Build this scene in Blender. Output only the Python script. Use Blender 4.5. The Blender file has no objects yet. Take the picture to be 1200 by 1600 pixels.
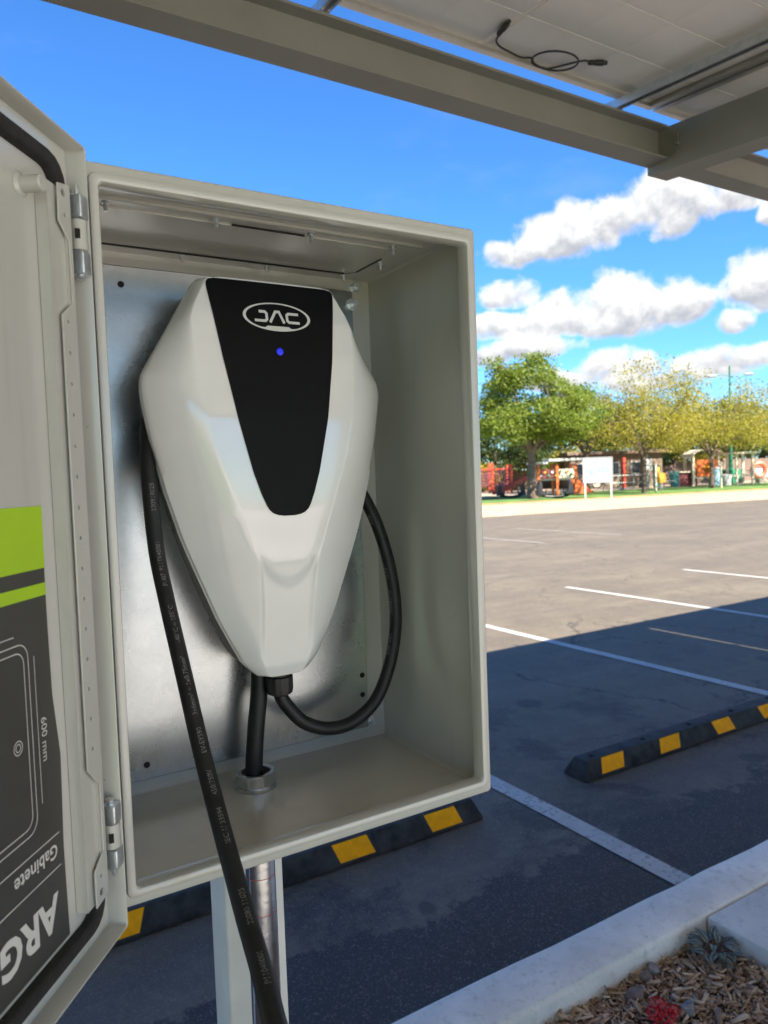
import bpy, bmesh, math, random
import numpy as np
from mathutils import Vector, Matrix

random.seed(7)
rng = np.random.default_rng(11)
scene = bpy.context.scene
COL = scene.collection

# ------------------------------------------------------------------ camera
CAM = Vector((-0.1118, -0.6041, 1.6))
YAW, PITCH, ROLL = 0.5436, -0.0472, -0.0373
fwd = Vector((math.sin(YAW)*math.cos(PITCH), math.cos(YAW)*math.cos(PITCH), math.sin(PITCH)))
rt0 = Vector((math.cos(YAW), -math.sin(YAW), 0))
up0 = rt0.cross(fwd)
rt = rt0*math.cos(ROLL) + up0*math.sin(ROLL)
up = -rt0*math.sin(ROLL) + up0*math.cos(ROLL)
cd = bpy.data.cameras.new('camera')
cam = bpy.data.objects.new('camera', cd); COL.objects.link(cam)
m = Matrix.Identity(4)
for i in range(3):
    m[i][0], m[i][1], m[i][2], m[i][3] = rt[i], up[i], -fwd[i], CAM[i]
cam.matrix_world = m
cd.sensor_fit = 'VERTICAL'; cd.sensor_height = 36; cd.lens = 36*1150.6/1600
cd.clip_start = 0.02; cd.clip_end = 3000
cd.dof.use_dof = True; cd.dof.focus_distance = 0.80; cd.dof.aperture_fstop = 11.5
scene.camera = cam

# ------------------------------------------------------------------ light
SUNV = Vector((0.045, -1.007, 1.0)).normalized()          # towards the sun
sd = bpy.data.lights.new('sun', 'SUN'); sd.energy = 3.15; sd.angle = math.radians(0.5); sd.color = (1.0, 0.90, 0.76)
sun = bpy.data.objects.new('sun', sd); COL.objects.link(sun)
sun.rotation_euler = SUNV.to_track_quat('Z', 'Y').to_euler(); sun.location = SUNV*50
EXPO = 2.50
vs = scene.view_settings
vs.view_transform = 'Standard'; vs.look = 'None'; vs.gamma = 1; vs.use_curve_mapping = False; vs.exposure = EXPO
SKY_S = 0.060
scene.cycles.use_denoising = True
scene.cycles.max_bounces = 8; scene.cycles.diffuse_bounces = 5; scene.cycles.glossy_bounces = 4
scene.cycles.sample_clamp_indirect = 6.0


class NT:
    """tiny node-graph helper"""
    def __init__(s, tree): s.t = tree; s.n = tree.nodes; s.l = tree.links
    def new(s, typ, **kw):
        n = s.n.new(typ)
        for k, v in kw.items(): setattr(n, k, v)
        return n
    def put(s, sock, v):
        if isinstance(v, bpy.types.NodeSocket): s.l.new(v, sock)
        else: sock.default_value = v
    def math(s, op, a, b=0.0, c=0.0, clamp=False):
        n = s.new('ShaderNodeMath', operation=op, use_clamp=clamp)
        for i, v in enumerate((a, b, c)): s.put(n.inputs[i], v)
        return n.outputs[0]
    def vmath(s, op, a, b=(0, 0, 0), c=(0, 0, 0)):
        n = s.new('ShaderNodeVectorMath', operation=op)
        s.put(n.inputs[0], a); s.put(n.inputs[1], b)
        if op == 'MULTIPLY_ADD': s.put(n.inputs[2], c)
        return n.outputs['Value' if op in ('DOT_PRODUCT', 'LENGTH') else 'Vector']
    def noise(s, vec, scale, detail=4, rough=0.55, out='Fac', dist=0.0):
        n = s.new('ShaderNodeTexNoise'); s.put(n.inputs['Vector'], vec)
        n.inputs['Scale'].default_value = scale; n.inputs['Detail'].default_value = detail
        n.inputs['Roughness'].default_value = rough; n.inputs['Distortion'].default_value = dist
        return n.outputs[out]
    def ramp(s, fac, stops, interp='LINEAR'):
        n = s.new('ShaderNodeValToRGB'); n.color_ramp.interpolation = interp
        e = n.color_ramp.elements
        while len(e) < len(stops): e.new(0.5)
        for i, (p, c) in enumerate(stops):
            e[i].position = p
            e[i].color = (c, c, c, 1) if isinstance(c, (int, float)) else (*c[:3], 1)
        s.put(n.inputs[0], fac)
        return n.outputs[0]
    def mix(s, fac, a, b, blend='MIX'):
        n = s.new('ShaderNodeMix', data_type='RGBA', blend_type=blend)
        s.put(n.inputs[0], fac)
        for k, v in ((6, a), (7, b)):
            if not isinstance(v, bpy.types.NodeSocket): v = (*v[:3], 1)
            s.put(n.inputs[k], v)
        return n.outputs[2]
    def sstep(s, v, lo, hi):
        n = s.new('ShaderNodeMapRange', interpolation_type='SMOOTHSTEP')
        s.put(n.inputs[0], v); n.inputs[1].default_value = lo; n.inputs[2].default_value = hi
        return n.outputs[0]


# ------------------------------------------------------------------ sky with cumulus
def build_world():
    w = bpy.data.worlds.new('World'); scene.world = w; w.use_nodes = True
    T = NT(w.node_tree); T.n.clear()
    sky = T.new('ShaderNodeTexSky', sky_type='NISHITA')
    sky.sun_disc = False
    sky.sun_elevation = math.asin(SUNV.z)
    sky.sun_rotation = math.atan2(SUNV.x, SUNV.y)
    sky.altitude = 200; sky.air_density = 1.0; sky.dust_density = 0.25; sky.ozone_density = 4.0
    hs = T.new('ShaderNodeHueSaturation'); T.put(hs.inputs['Color'], sky.outputs[0])
    hs.inputs['Saturation'].default_value = 1.12; hs.inputs['Value'].default_value = 1.0
    skyc = T.mix(1.0, hs.outputs[0], (0.40, 0.64, 0.87), 'MULTIPLY')
    tc = T.new('ShaderNodeTexCoord'); g = tc.outputs['Generated']
    sep = T.new('ShaderNodeSeparateXYZ'); T.put(sep.inputs[0], g)
    az = T.math('MULTIPLY', T.math('ARCTAN2', sep.outputs[0], sep.outputs[1]), 57.2958)
    el = T.math('MULTIPLY', T.math('ARCSINE', sep.outputs[2]), 57.2958)
    azf = T.math('ADD', T.math('FLOORED_MODULO', T.math('SUBTRACT', az, 18.0), 72.0), 18.0)
    # warp
    wn = T.noise(g, 9.0, 3, 0.5, 'Color')
    wv = T.vmath('MULTIPLY', T.vmath('SUBTRACT', wn, (0.5, 0.5, 0.5)), (2.0, 1.0, 0))
    cmb = T.new('ShaderNodeCombineXYZ'); T.put(cmb.inputs[0], azf); T.put(cmb.inputs[1], el)
    p = T.vmath('ADD', cmb.outputs[0], wv)
    clouds = [(52.49, 17.9, 3.9, 2.2), (48.76, 17.2, 3.7, 1.9), (44.65, 16.7, 3.5, 2.0), (41.5, 15.9, 2.7, 1.2), (53.1, 19.0, 2.3, 1.2),
              (57.0, 17.6, 1.9, 1.3), (58.9, 16.3, .8, 1.2), (49.5, 11.5, 5.1, 2.2), (53.3, 11.3, 2.4, 1.8), (45.2, 11.5, 3.2, 1.5),
              (41.4, 13.1, 2.4, 1.2), (44.2, 10.6, 5.1, 1.0), (40.5, 11.2, 2.8, .85), (58.4, 11.9, 3.0, 2.0), (56.7, 9.7, 1.4, 1.0),
              (42.5, 9.2, 3.5, 1.0), (39.5, 8.7, 1.9, .85), (49.0, 6.9, 3.3, 1.6), (55.0, 6.95, 3.6, 1.2),
              (58.5, 7.4, 2.6, .8), (51.2, 6.0, 2.8, .95), (44.5, 6.6, 3.0, .9),
              (66, 15, 4.2, 2.0), (69.5, 14, 3.0, 1.5), (73, 20, 4.5, 2.2), (78, 11.5, 5.0, 1.9), (83, 12.2, 3.0, 1.4), (80, 17, 3.5, 1.7),
              (66, 8, 4.0, 1.3), (72, 6.6, 4.0, 1.1), (86, 7.4, 4.0, 1.3), (24, 7.6, 4.2, 1.4), (30, 11, 4.4, 1.8), (33.5, 7.5, 3.6, 1.2)]
    F = None; SG = None; SV = None
    for (a, e, ra, re) in clouds:
        ra *= 1.12; re *= 1.22
        q = T.vmath('MULTIPLY_ADD', p, (1/ra, 1/re, 0), (-a/ra, -e/re, 0))
        sx = T.new('ShaderNodeSeparateXYZ'); T.put(sx.inputs[0], q)
        yy_ = T.math('MAXIMUM', sx.outputs[1], T.math('MULTIPLY', sx.outputs[1], -1.45))
        f = T.math('SUBTRACT', T.math('SUBTRACT', 1.0, T.math('MULTIPLY', yy_, yy_)), T.math('MULTIPLY', sx.outputs[0], sx.outputs[0]))
        F = f if F is None else T.math('SMOOTH_MAX', F, f, 0.25)
        gq = T.math('MAXIMUM', T.math('ADD', f, 0.6), 0.0)
        gv = T.math('MULTIPLY', gq, sx.outputs[1])
        SG = gq if SG is None else T.math('ADD', SG, gq)
        SV = gv if SV is None else T.math('ADD', SV, gv)
    V = T.math('DIVIDE', SV, T.math('ADD', SG, 0.02))
    n1 = T.noise(g, 19.0, 9, 0.57, 'Fac', 0.2)
    # the same field a little higher up: the difference models light falling from above on the puffs
    g2 = T.vmath('ADD', g, (0.002, -0.004, 0.012))
    n2 = T.noise(g2, 19.0, 9, 0.57, 'Fac', 0.2)
    nn = T.math('MULTIPLY', T.math('SUBTRACT', n1, 0.48), 3.0)
    body = T.math('ADD', T.math('MAXIMUM', F, -3.0), nn)
    alpha = T.sstep(body, 0.0, 0.70)
    puff = T.math('MULTIPLY', T.math('SUBTRACT', n1, n2), 3.0)
    lit = T.sstep(T.math('ADD', T.math('ADD', V, puff), T.math('MULTIPLY', T.math('SUBTRACT', alpha, 1.0), -0.5)), -0.70, 0.55)
    k = 1.0/(2**EXPO)/SKY_S
    ccol = T.mix(lit, (0.56*k, 0.59*k, 0.66*k), (1.18*k, 1.17*k, 1.15*k))
    # a thin high veil, very faint
    veil = T.math('MULTIPLY', T.sstep(T.noise(T.vmath('MULTIPLY', g, (3, 3, 9)), 2.2, 6, 0.6), 0.52, 0.85), 0.10)
    base = T.mix(veil, skyc, (0.9*k, 0.92*k, 0.96*k))
    up_only = T.sstep(el, 0.5, 3.0)
    col = T.mix(T.math('MULTIPLY', alpha, up_only), base, ccol)
    bg = T.new('ShaderNodeBackground'); T.put(bg.inputs[0], col); bg.inputs[1].default_value = SKY_S
    out = T.new('ShaderNodeOutputWorld'); T.l.new(bg.outputs[0], out.inputs[0])


build_world()

# ------------------------------------------------------------------ helpers: objects
def link(name, mesh, mat=None, parent=None):
    o = bpy.data.objects.new(name, mesh); COL.objects.link(o)
    if mat is not None:
        for mm in (mat if isinstance(mat, (list, tuple)) else [mat]): mesh.materials.append(mm)
    if parent is not None:
        o.parent = parent
        if parent.type == 'EMPTY' or parent.get('placed'):
            o.matrix_parent_inverse = Matrix.Translation(parent.location).inverted()
    return o


def mk(name, bm, mat, parent=None, bevel=0.0, seg=2, smooth=True, ang=32):
    if bevel > 0:
        bmesh.ops.bevel(bm, geom=[e for e in bm.edges if e.is_manifold and e.calc_face_angle(0) > math.radians(25)],
                        offset=bevel, segments=seg, profile=0.6, affect='EDGES', clamp_overlap=True)
    bm.normal_update()
    for f in bm.faces: f.smooth = smooth
    for e in bm.edges:
        if len(e.link_faces) == 2: e.smooth = e.calc_face_angle(0) < math.radians(ang)
    me = bpy.data.meshes.new(name); bm.to_mesh(me); bm.free()
    return link(name, me, mat, parent)


def mkpy(name, v, f, mat, parent=None, smooth=False):
    me = bpy.data.meshes.new(name); me.from_pydata([tuple(x) for x in v], [], [tuple(x) for x in f]); me.update()
    if smooth:
        me.polygons.foreach_set('use_smooth', [True]*len(me.polygons))
    return link(name, me, mat, parent)


def quads(name, V, mat, parent=None):
    """V: (n,4,3) array of quads"""
    V = np.asarray(V, dtype=np.float32); n = len(V)
    me = bpy.data.meshes.new(name)
    me.vertices.add(n*4); me.vertices.foreach_set('co', V.reshape(-1))
    me.loops.add(n*4); me.loops.foreach_set('vertex_index', np.arange(n*4, dtype=np.int32))
    me.polygons.add(n); me.polygons.foreach_set('loop_start', np.arange(0, n*4, 4, dtype=np.int32))
    me.update(); me.validate()
    return link(name, me, mat, parent)


def thing(name, label, cat, loc=(0, 0, 0), group=None):
    o = bpy.data.objects.new(name, None); COL.objects.link(o); o.location = loc
    o.empty_display_size = 0.05
    return tag(o, label, cat, group)


def tag(o, label, cat, group=None):
    o['label'] = label; o['category'] = cat
    if group: o['group'] = group
    return o


def struct(o): o['kind'] = 'structure'; return o


def stuff(o): o['kind'] = 'stuff'; return o


def bx(bm, x0, x1, y0, y1, z0, z1, f=None):
    c = [(x0, y0, z0), (x1, y0, z0), (x1, y1, z0), (x0, y1, z0), (x0, y0, z1), (x1, y0, z1), (x1, y1, z1), (x0, y1, z1)]
    if f: c = [f(*p) for p in c]
    v = [bm.verts.new(p) for p in c]
    for q in ((0, 3, 2, 1), (4, 5, 6, 7), (0, 1, 5, 4), (1, 2, 6, 5), (2, 3, 7, 6), (3, 0, 4, 7)):
        bm.faces.new([v[i] for i in q])
    return v


def box(name, b, mat, parent=None, bevel=0.0, f=None, seg=2):
    bm = bmesh.new(); bx(bm, *b, f=f); bmesh.ops.recalc_face_normals(bm, faces=bm.faces[:])
    return mk(name, bm, mat, parent, bevel, seg)


def frame_of(t):
    t = Vector(t).normalized()
    a = Vector((0, 0, 1)) if abs(t.z) < 0.9 else Vector((1, 0, 0))
    u = t.cross(a).normalized(); return t, u, t.cross(u).normalized()


def tube(bm, pts, r, seg=12, caps=True, fr=None):
    """tube along pts; r a number or list; parallel-transported frame"""
    pts = [Vector(p) for p in pts]; n = len(pts)
    rr = r if isinstance(r, (list, tuple)) else [r]*n
    tang = [(pts[min(i+1, n-1)]-pts[max(i-1, 0)]).normalized() for i in range(n)]
    _, u, w = frame_of(tang[0]); rings = []
    for i in range(n):
        if i:
            ax = tang[i-1].cross(tang[i])
            if ax.length > 1e-8:
                q = Matrix.Rotation(tang[i-1].angle(tang[i]), 3, ax.normalized()); u = q @ u; w = q @ w
        if fr is not None: fr.append((pts[i], tang[i].copy(), u.copy(), w.copy()))
        rings.append([bm.verts.new(pts[i]+(u*math.cos(2*math.pi*k/seg)+w*math.sin(2*math.pi*k/seg))*rr[i]) for k in range(seg)])
    for a, b in zip(rings, rings[1:]):
        for k in range(seg): bm.faces.new((a[k], a[(k+1) % seg], b[(k+1) % seg], b[k]))
    if caps:
        bm.faces.new(rings[0][::-1]); bm.faces.new(rings[-1])
    return rings


def rod(name, a, b, r, mat, parent=None, seg=12, bevel=0.0):
    bm = bmesh.new(); tube(bm, [a, b], r, seg); bmesh.ops.recalc_face_normals(bm, faces=bm.faces[:])
    return mk(name, bm, mat, parent, bevel, 2)


def tubeobj(name, pts, r, mat, parent=None, seg=12):
    bm = bmesh.new(); tube(bm, pts, r, seg); bmesh.ops.recalc_face_normals(bm, faces=bm.faces[:])
    return mk(name, bm, mat, parent)


def spline(pts, n=12):
    P = [Vector(p) for p in pts]; out = []
    for i in range(len(P)-1):
        p0, p1, p2, p3 = P[max(i-1, 0)], P[i], P[i+1], P[min(i+2, len(P)-1)]
        for k in range(n):
            t = k/n
            out.append(0.5*((2*p1)+(p2-p0)*t+(2*p0-5*p1+4*p2-p3)*t*t+(3*p1-p0-3*p2+p3)*t**3))
    out.append(P[-1]); return out


def rrect(x0, x1, z0, z1, r, k=4):
    out = []
    for (cx, cz, a0) in ((x1-r, z1-r, 0), (x0+r, z1-r, 90), (x0+r, z0+r, 180), (x1-r, z0+r, 270)):
        for i in range(k+1):
            a = math.radians(a0+90*i/k); out.append((cx+r*math.cos(a), cz+r*math.sin(a)))
    return out


def loft(bm, loops, f, cap0=True, cap1=True, closed=False):
    """loops: (x0,x1,z0,z1,r,y); f(x,y,z)->point"""
    R = [[bm.verts.new(f(x, L[5], z)) for x, z in rrect(*L[:5])] for L in loops]
    n = len(R[0]); pairs = list(zip(R, R[1:])) + ([(R[-1], R[0])] if closed else [])
    for a, b in pairs:
        for k in range(n): bm.faces.new((a[k], a[(k+1) % n], b[(k+1) % n], b[k]))
    if cap0 and not closed: bm.faces.new(R[0][::-1])
    if cap1 and not closed: bm.faces.new(R[-1])
    bmesh.ops.recalc_face_normals(bm, faces=bm.faces[:])


def prism(bm, poly, f, y0, y1):
    """poly list of (x,z), extruded y0..y1 via f(x,y,z)"""
    a = [bm.verts.new(f(x, y0, z)) for x, z in poly]; b = [bm.verts.new(f(x, y1, z)) for x, z in poly]
    n = len(poly); bm.faces.new(a); bm.faces.new(b[::-1])
    for k in range(n): bm.faces.new((a[k], b[k], b[(k+1) % n], a[(k+1) % n]))
    bmesh.ops.recalc_face_normals(bm, faces=bm.faces[:])


def drill(o, cuts, r, axis):
    """real round holes through a thin plate object (boolean, applied)"""
    bm = bmesh.new(); a = Vector(axis).normalized()*0.006
    for c in cuts: tube(bm, [Vector(c)-a, Vector(c)+a], r, 12)
    bmesh.ops.recalc_face_normals(bm, faces=bm.faces[:])
    me = bpy.data.meshes.new('cut'); bm.to_mesh(me); bm.free()
    c = bpy.data.objects.new('cut', me); COL.objects.link(c)
    md = o.modifiers.new('b', 'BOOLEAN'); md.object = c; md.operation = 'DIFFERENCE'; md.solver = 'EXACT'
    pm, pp = o.matrix_parent_inverse.copy(), o.parent
    o.parent = None
    bpy.context.view_layer.update()
    nm = bpy.data.meshes.new_from_object(o.evaluated_get(bpy.context.evaluated_depsgraph_get()))
    o.modifiers.clear(); o.data = nm
    o.parent = pp; o.matrix_parent_inverse = pm
    bpy.data.objects.remove(c)


def text2d(s, size, bold=0.0, res=3, align='LEFT'):
    cu = bpy.data.curves.new('txt', 'FONT'); cu.body = s; cu.size = size; cu.offset = bold; cu.resolution_u = res
    cu.align_x = align
    o = bpy.data.objects.new('txt', cu); COL.objects.link(o)
    bpy.context.view_layer.update()
    me = bpy.data.meshes.new_from_object(o.evaluated_get(bpy.context.evaluated_depsgraph_get()))
    v = [tuple(x.co) for x in me.vertices]; f = [tuple(p.vertices) for p in me.polygons]
    bpy.data.objects.remove(o); bpy.data.curves.remove(cu); bpy.data.meshes.remove(me)
    return v, f


def strokes(lines, w):
    """thick 2-D polylines with mitred joints -> verts, faces"""
    V, F = [], []
    for L in lines:
        n = len(L); P = [Vector(p) for p in L]; base = len(V)
        for i in range(n):
            d0 = (P[i]-P[i-1]).normalized() if i else (P[1]-P[0]).normalized()
            d1 = (P[i+1]-P[i]).normalized() if i < n-1 else d0
            t = (d0+d1).normalized(); nn = Vector((-t.y, t.x)); k = w/2/max(0.35, nn.dot(Vector((-d1.y, d1.x))))
            V.append(tuple(P[i]+nn*k)); V.append(tuple(P[i]-nn*k))
        for i in range(n-1): F.append((base+2*i, base+2*i+1, base+2*i+3, base+2*i+2))
    return V, F


# ------------------------------------------------------------------ materials
MATS = {}


def M(name, col, rough=0.5, metal=0.0, var=0.12, scale=6.0, bump=0.0, bscale=120.0, coat=0.0, rvar=0.08, spec=0.5, warm=None, stops=(0.35, 0.65)):
    if name in MATS: return MATS[name]
    m = bpy.data.materials.new(name); m.use_nodes = True
    T = NT(m.node_tree); b = T.n['Principled BSDF']
    tc = T.new('ShaderNodeTexCoord').outputs['Object']
    n = T.noise(tc, scale, 5, 0.6)
    c0 = tuple(c*(1-var) for c in col); c1 = tuple(min(1, c*(1+var)) for c in (warm or col))
    T.put(b.inputs['Base Color'], T.ramp(n, [(stops[0], c0), (stops[1], c1)]))
    n2 = T.noise(tc, scale*3.1, 4, 0.6)
    T.put(b.inputs['Roughness'], T.math('ADD', rough-rvar/2, T.math('MULTIPLY', n2, rvar)))
    b.inputs['Metallic'].default_value = metal; b.inputs['Specular IOR Level'].default_value = spec
    if coat: b.inputs['Coat Weight'].default_value = coat; b.inputs['Coat Roughness'].default_value = 0.06
    if bump:
        bp = T.new('ShaderNodeBump'); bp.inputs['Strength'].default_value = bump; bp.inputs['Distance'].default_value = 0.002
        T.put(bp.inputs['Height'], T.noise(tc, bscale, 3, 0.6)); T.put(b.inputs['Normal'], bp.outputs[0])
    MATS[name] = m
    return m


def custom(name):
    m = bpy.data.materials.new(name); m.use_nodes = True; MATS[name] = m
    T = NT(m.node_tree); return m, T, T.n['Principled BSDF'], T.new('ShaderNodeTexCoord').outputs['Object']


def mat_asphalt():
    m, T, b, tc = custom('asphalt')
    big = T.noise(tc, 0.55, 6, 0.62, dist=0.6); mid = T.noise(tc, 2.6, 6, 0.65); fine = T.noise(tc, 190, 3, 0.75)
    streak = T.noise(T.vmath('MULTIPLY', tc, (0.25, 1.6, 1)), 1.0, 6, 0.65)
    c = T.ramp(T.math('ADD', T.math('MULTIPLY', big, 0.5), T.math('MULTIPLY', mid, 0.5)),
               [(0.34, (0.115, 0.098, 0.072)), (0.5, (0.145, 0.122, 0.087)), (0.66, (0.194, 0.163, 0.115))])
    c = T.mix(T.sstep(streak, 0.45, 0.75), c, (0.198, 0.167, 0.118))
    dust = T.noise(tc, 7.5, 8, 0.72, dist=0.9)
    c = T.mix(T.math('MULTIPLY', T.sstep(dust, 0.50, 0.68), 0.30), c, (0.255, 0.217, 0.158))
    c = T.mix(T.math('MULTIPLY', T.sstep(dust, 0.46, 0.30), 0.35), c, (0.060, 0.054, 0.046))
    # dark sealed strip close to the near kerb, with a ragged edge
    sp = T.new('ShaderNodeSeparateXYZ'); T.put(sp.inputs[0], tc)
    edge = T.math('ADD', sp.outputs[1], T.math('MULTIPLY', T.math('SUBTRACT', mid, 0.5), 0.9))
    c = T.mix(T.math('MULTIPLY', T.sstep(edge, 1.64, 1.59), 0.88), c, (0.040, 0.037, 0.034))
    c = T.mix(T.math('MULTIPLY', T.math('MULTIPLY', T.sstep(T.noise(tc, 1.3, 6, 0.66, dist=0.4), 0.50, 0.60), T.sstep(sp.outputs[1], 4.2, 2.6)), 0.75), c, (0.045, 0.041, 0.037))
    c = T.mix(T.math('MULTIPLY', fine, 0.75), c, T.mix(1.0, c, (0.35, 0.35, 0.35), 'MULTIPLY'))
    vo = T.new('ShaderNodeTexVoronoi', feature='F1'); T.put(vo.inputs['Vector'], T.vmath('ADD', tc, T.noise(tc, 14, 2, .5, 'Color')))
    vo.inputs['Scale'].default_value = 7.0
    c = T.mix(T.math('MULTIPLY', T.sstep(vo.outputs['Distance'], 0.07, 0.045), T.sstep(mid, 0.45, 0.6)), c, (0.42, 0.40, 0.36))
    ag = T.new('ShaderNodeTexVoronoi', feature='F1'); T.put(ag.inputs['Vector'], tc); ag.inputs['Scale'].default_value = 210
    agb = T.new('ShaderNodeRGBToBW'); T.put(agb.inputs[0], ag.outputs['Color'])
    c = T.mix(T.math('MULTIPLY', T.sstep(agb.outputs[0], 0.66, 0.90), 0.40), c, (0.27, 0.24, 0.195))
    ck = T.new('ShaderNodeTexVoronoi', feature='DISTANCE_TO_EDGE'); T.put(ck.inputs['Vector'], T.vmath('ADD', T.vmath('MULTIPLY', tc, (1, 1, 0)), T.vmath('MULTIPLY', T.noise(tc, 3.2, 5, .65, 'Color'), (.55, .55, 0)))); ck.inputs['Scale'].default_value = 0.62
    c = T.mix(T.math('MULTIPLY', T.math('MULTIPLY', T.sstep(ck.outputs['Distance'], 0.0065, 0.002), T.sstep(big, 0.42, 0.55)), 0.75), c, (0.025, 0.023, 0.02))
    for (ox, oy, orr) in ((1.35, 1.62, .045), (3.3, 3.2, .12), (5.6, 2.9, .10), (3.6, 1.75, .09), (1.0, 3.6, .14)):
        dd = T.vmath('LENGTH', T.vmath('SUBTRACT', T.vmath('ADD', T.vmath('MULTIPLY', tc, (1, 1, 0)), T.vmath('MULTIPLY', T.noise(tc, 12, 4, .6, 'Color'), (.05, .05, 0))), (ox+.025, oy+.025, 0)))
        c = T.mix(T.math('MULTIPLY', T.sstep(dd, orr, orr*.55), 0.6), c, (0.03, 0.028, 0.027))
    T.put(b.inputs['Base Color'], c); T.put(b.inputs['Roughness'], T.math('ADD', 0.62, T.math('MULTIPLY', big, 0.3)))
    bp = T.new('ShaderNodeBump'); bp.inputs['Strength'].default_value = 0.6; bp.inputs['Distance'].default_value = 0.004
    T.put(bp.inputs['Height'], T.noise(tc, 160, 3, 0.75)); T.put(b.inputs['Normal'], bp.outputs[0])
    return m


def mat_paintline():
    m, T, b, tc = custom('line_paint')
    w = T.noise(tc, 38, 6, 0.75); w2 = T.noise(tc, 5, 4, 0.6)
    worn = T.sstep(T.math('ADD', w, T.math('MULTIPLY', w2, 0.35)), 0.70, 0.86)
    c = T.mix(T.sstep(w2, 0.3, 0.7), (0.36, 0.35, 0.32), (0.48, 0.47, 0.435))
    c = T.mix(worn, c, (0.14, 0.13, 0.115))
    T.put(b.inputs['Base Color'], c); b.inputs['Roughness'].default_value = 0.7
    return m


def mat_concrete(name, col, sc=1.0):
    m, T, b, tc = custom(name)
    a = T.noise(tc, 3.5*sc, 7, 0.65); f = T.noise(tc, 55*sc, 5, 0.7); st = T.noise(tc, 24*sc, 8, 0.78)
    c = T.ramp(a, [(0.3, tuple(x*0.78 for x in col)), (0.7, tuple(x*1.12 for x in col))])
    c = T.mix(T.math('MULTIPLY', T.sstep(st, 0.51, 0.68), 0.55), c, tuple(x*0.55 for x in col))
    c = T.mix(T.math('MULTIPLY', T.sstep(f, 0.57, 0.71), 0.5), c, tuple(x*0.45 for x in col))
    pv = T.new('ShaderNodeTexVoronoi', feature='F1'); T.put(pv.inputs['Vector'], T.vmath('ADD', tc, T.noise(tc, 9, 2, .5, 'Color'))); pv.inputs['Scale'].default_value = 34*sc
    pit = T.math('MULTIPLY', T.sstep(pv.outputs['Distance'], 0.16, 0.08), T.sstep(st, 0.44, 0.54))
    c = T.mix(T.math('MULTIPLY', pit, 0.65), c, tuple(x*0.30 for x in col))
    T.put(b.inputs['Base Color'], c); b.inputs['Roughness'].default_value = 0.88
    bp = T.new('ShaderNodeBump'); bp.inputs['Strength'].default_value = 0.55; bp.inputs['Distance'].default_value = 0.003
    T.put(bp.inputs['Height'], T.math('ADD', f, T.math('MULTIPLY', a, 2))); T.put(b.inputs['Normal'], bp.outputs[0])
    return m


def mat_cabinet():
    m, T, b, tc = custom('pebble_grey_enamel')
    n = T.noise(tc, 4, 4, 0.6); sm = T.noise(tc, 23, 6, 0.7)
    c = T.ramp(n, [(0.3, (0.490, 0.484, 0.440)), (0.7, (0.530, 0.524, 0.478))])
    c = T.mix(T.math('MULTIPLY', T.sstep(sm, 0.72, 0.80), 0.18), c, (0.20, 0.185, 0.15))
    stk = T.noise(T.vmath('MULTIPLY', tc, (46, 46, 2.2)), 1.0, 6, 0.7); pat = T.noise(tc, 9, 5, 0.65)
    c = T.mix(T.math('MULTIPLY', T.math('MULTIPLY', T.sstep(stk, 0.52, 0.72), T.sstep(pat, 0.42, 0.62)), 0.22), c, (0.30, 0.275, 0.225))
    c = T.mix(T.math('MULTIPLY', T.sstep(T.noise(tc, 31, 6, 0.7), 0.55, 0.75), 0.12), c, (0.62, 0.60, 0.55))
    spk = T.noise(tc, 210, 4, 0.7); are = T.noise(tc, 6, 3, 0.6)
    c = T.mix(T.math('MULTIPLY', T.sstep(T.math('ADD', spk, T.math('MULTIPLY', are, 0.25)), 0.835, 0.87), 0.6), c, (0.10, 0.09, 0.075))
    T.put(b.inputs['Base Color'], c); b.inputs['Specular IOR Level'].default_value = 0.6; b.inputs['Coat Weight'].default_value = 0.55; b.inputs['Coat Roughness'].default_value = 0.14
    T.put(b.inputs['Roughness'], T.math('ADD', 0.23, T.math('MULTIPLY', n, 0.05)))
    bp = T.new('ShaderNodeBump'); bp.inputs['Strength'].default_value = 0.06; bp.inputs['Distance'].default_value = 0.001
    T.put(bp.inputs['Height'], T.noise(tc, 420, 2, 0.5)); T.put(b.inputs['Normal'], bp.outputs[0])
    return m


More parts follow.
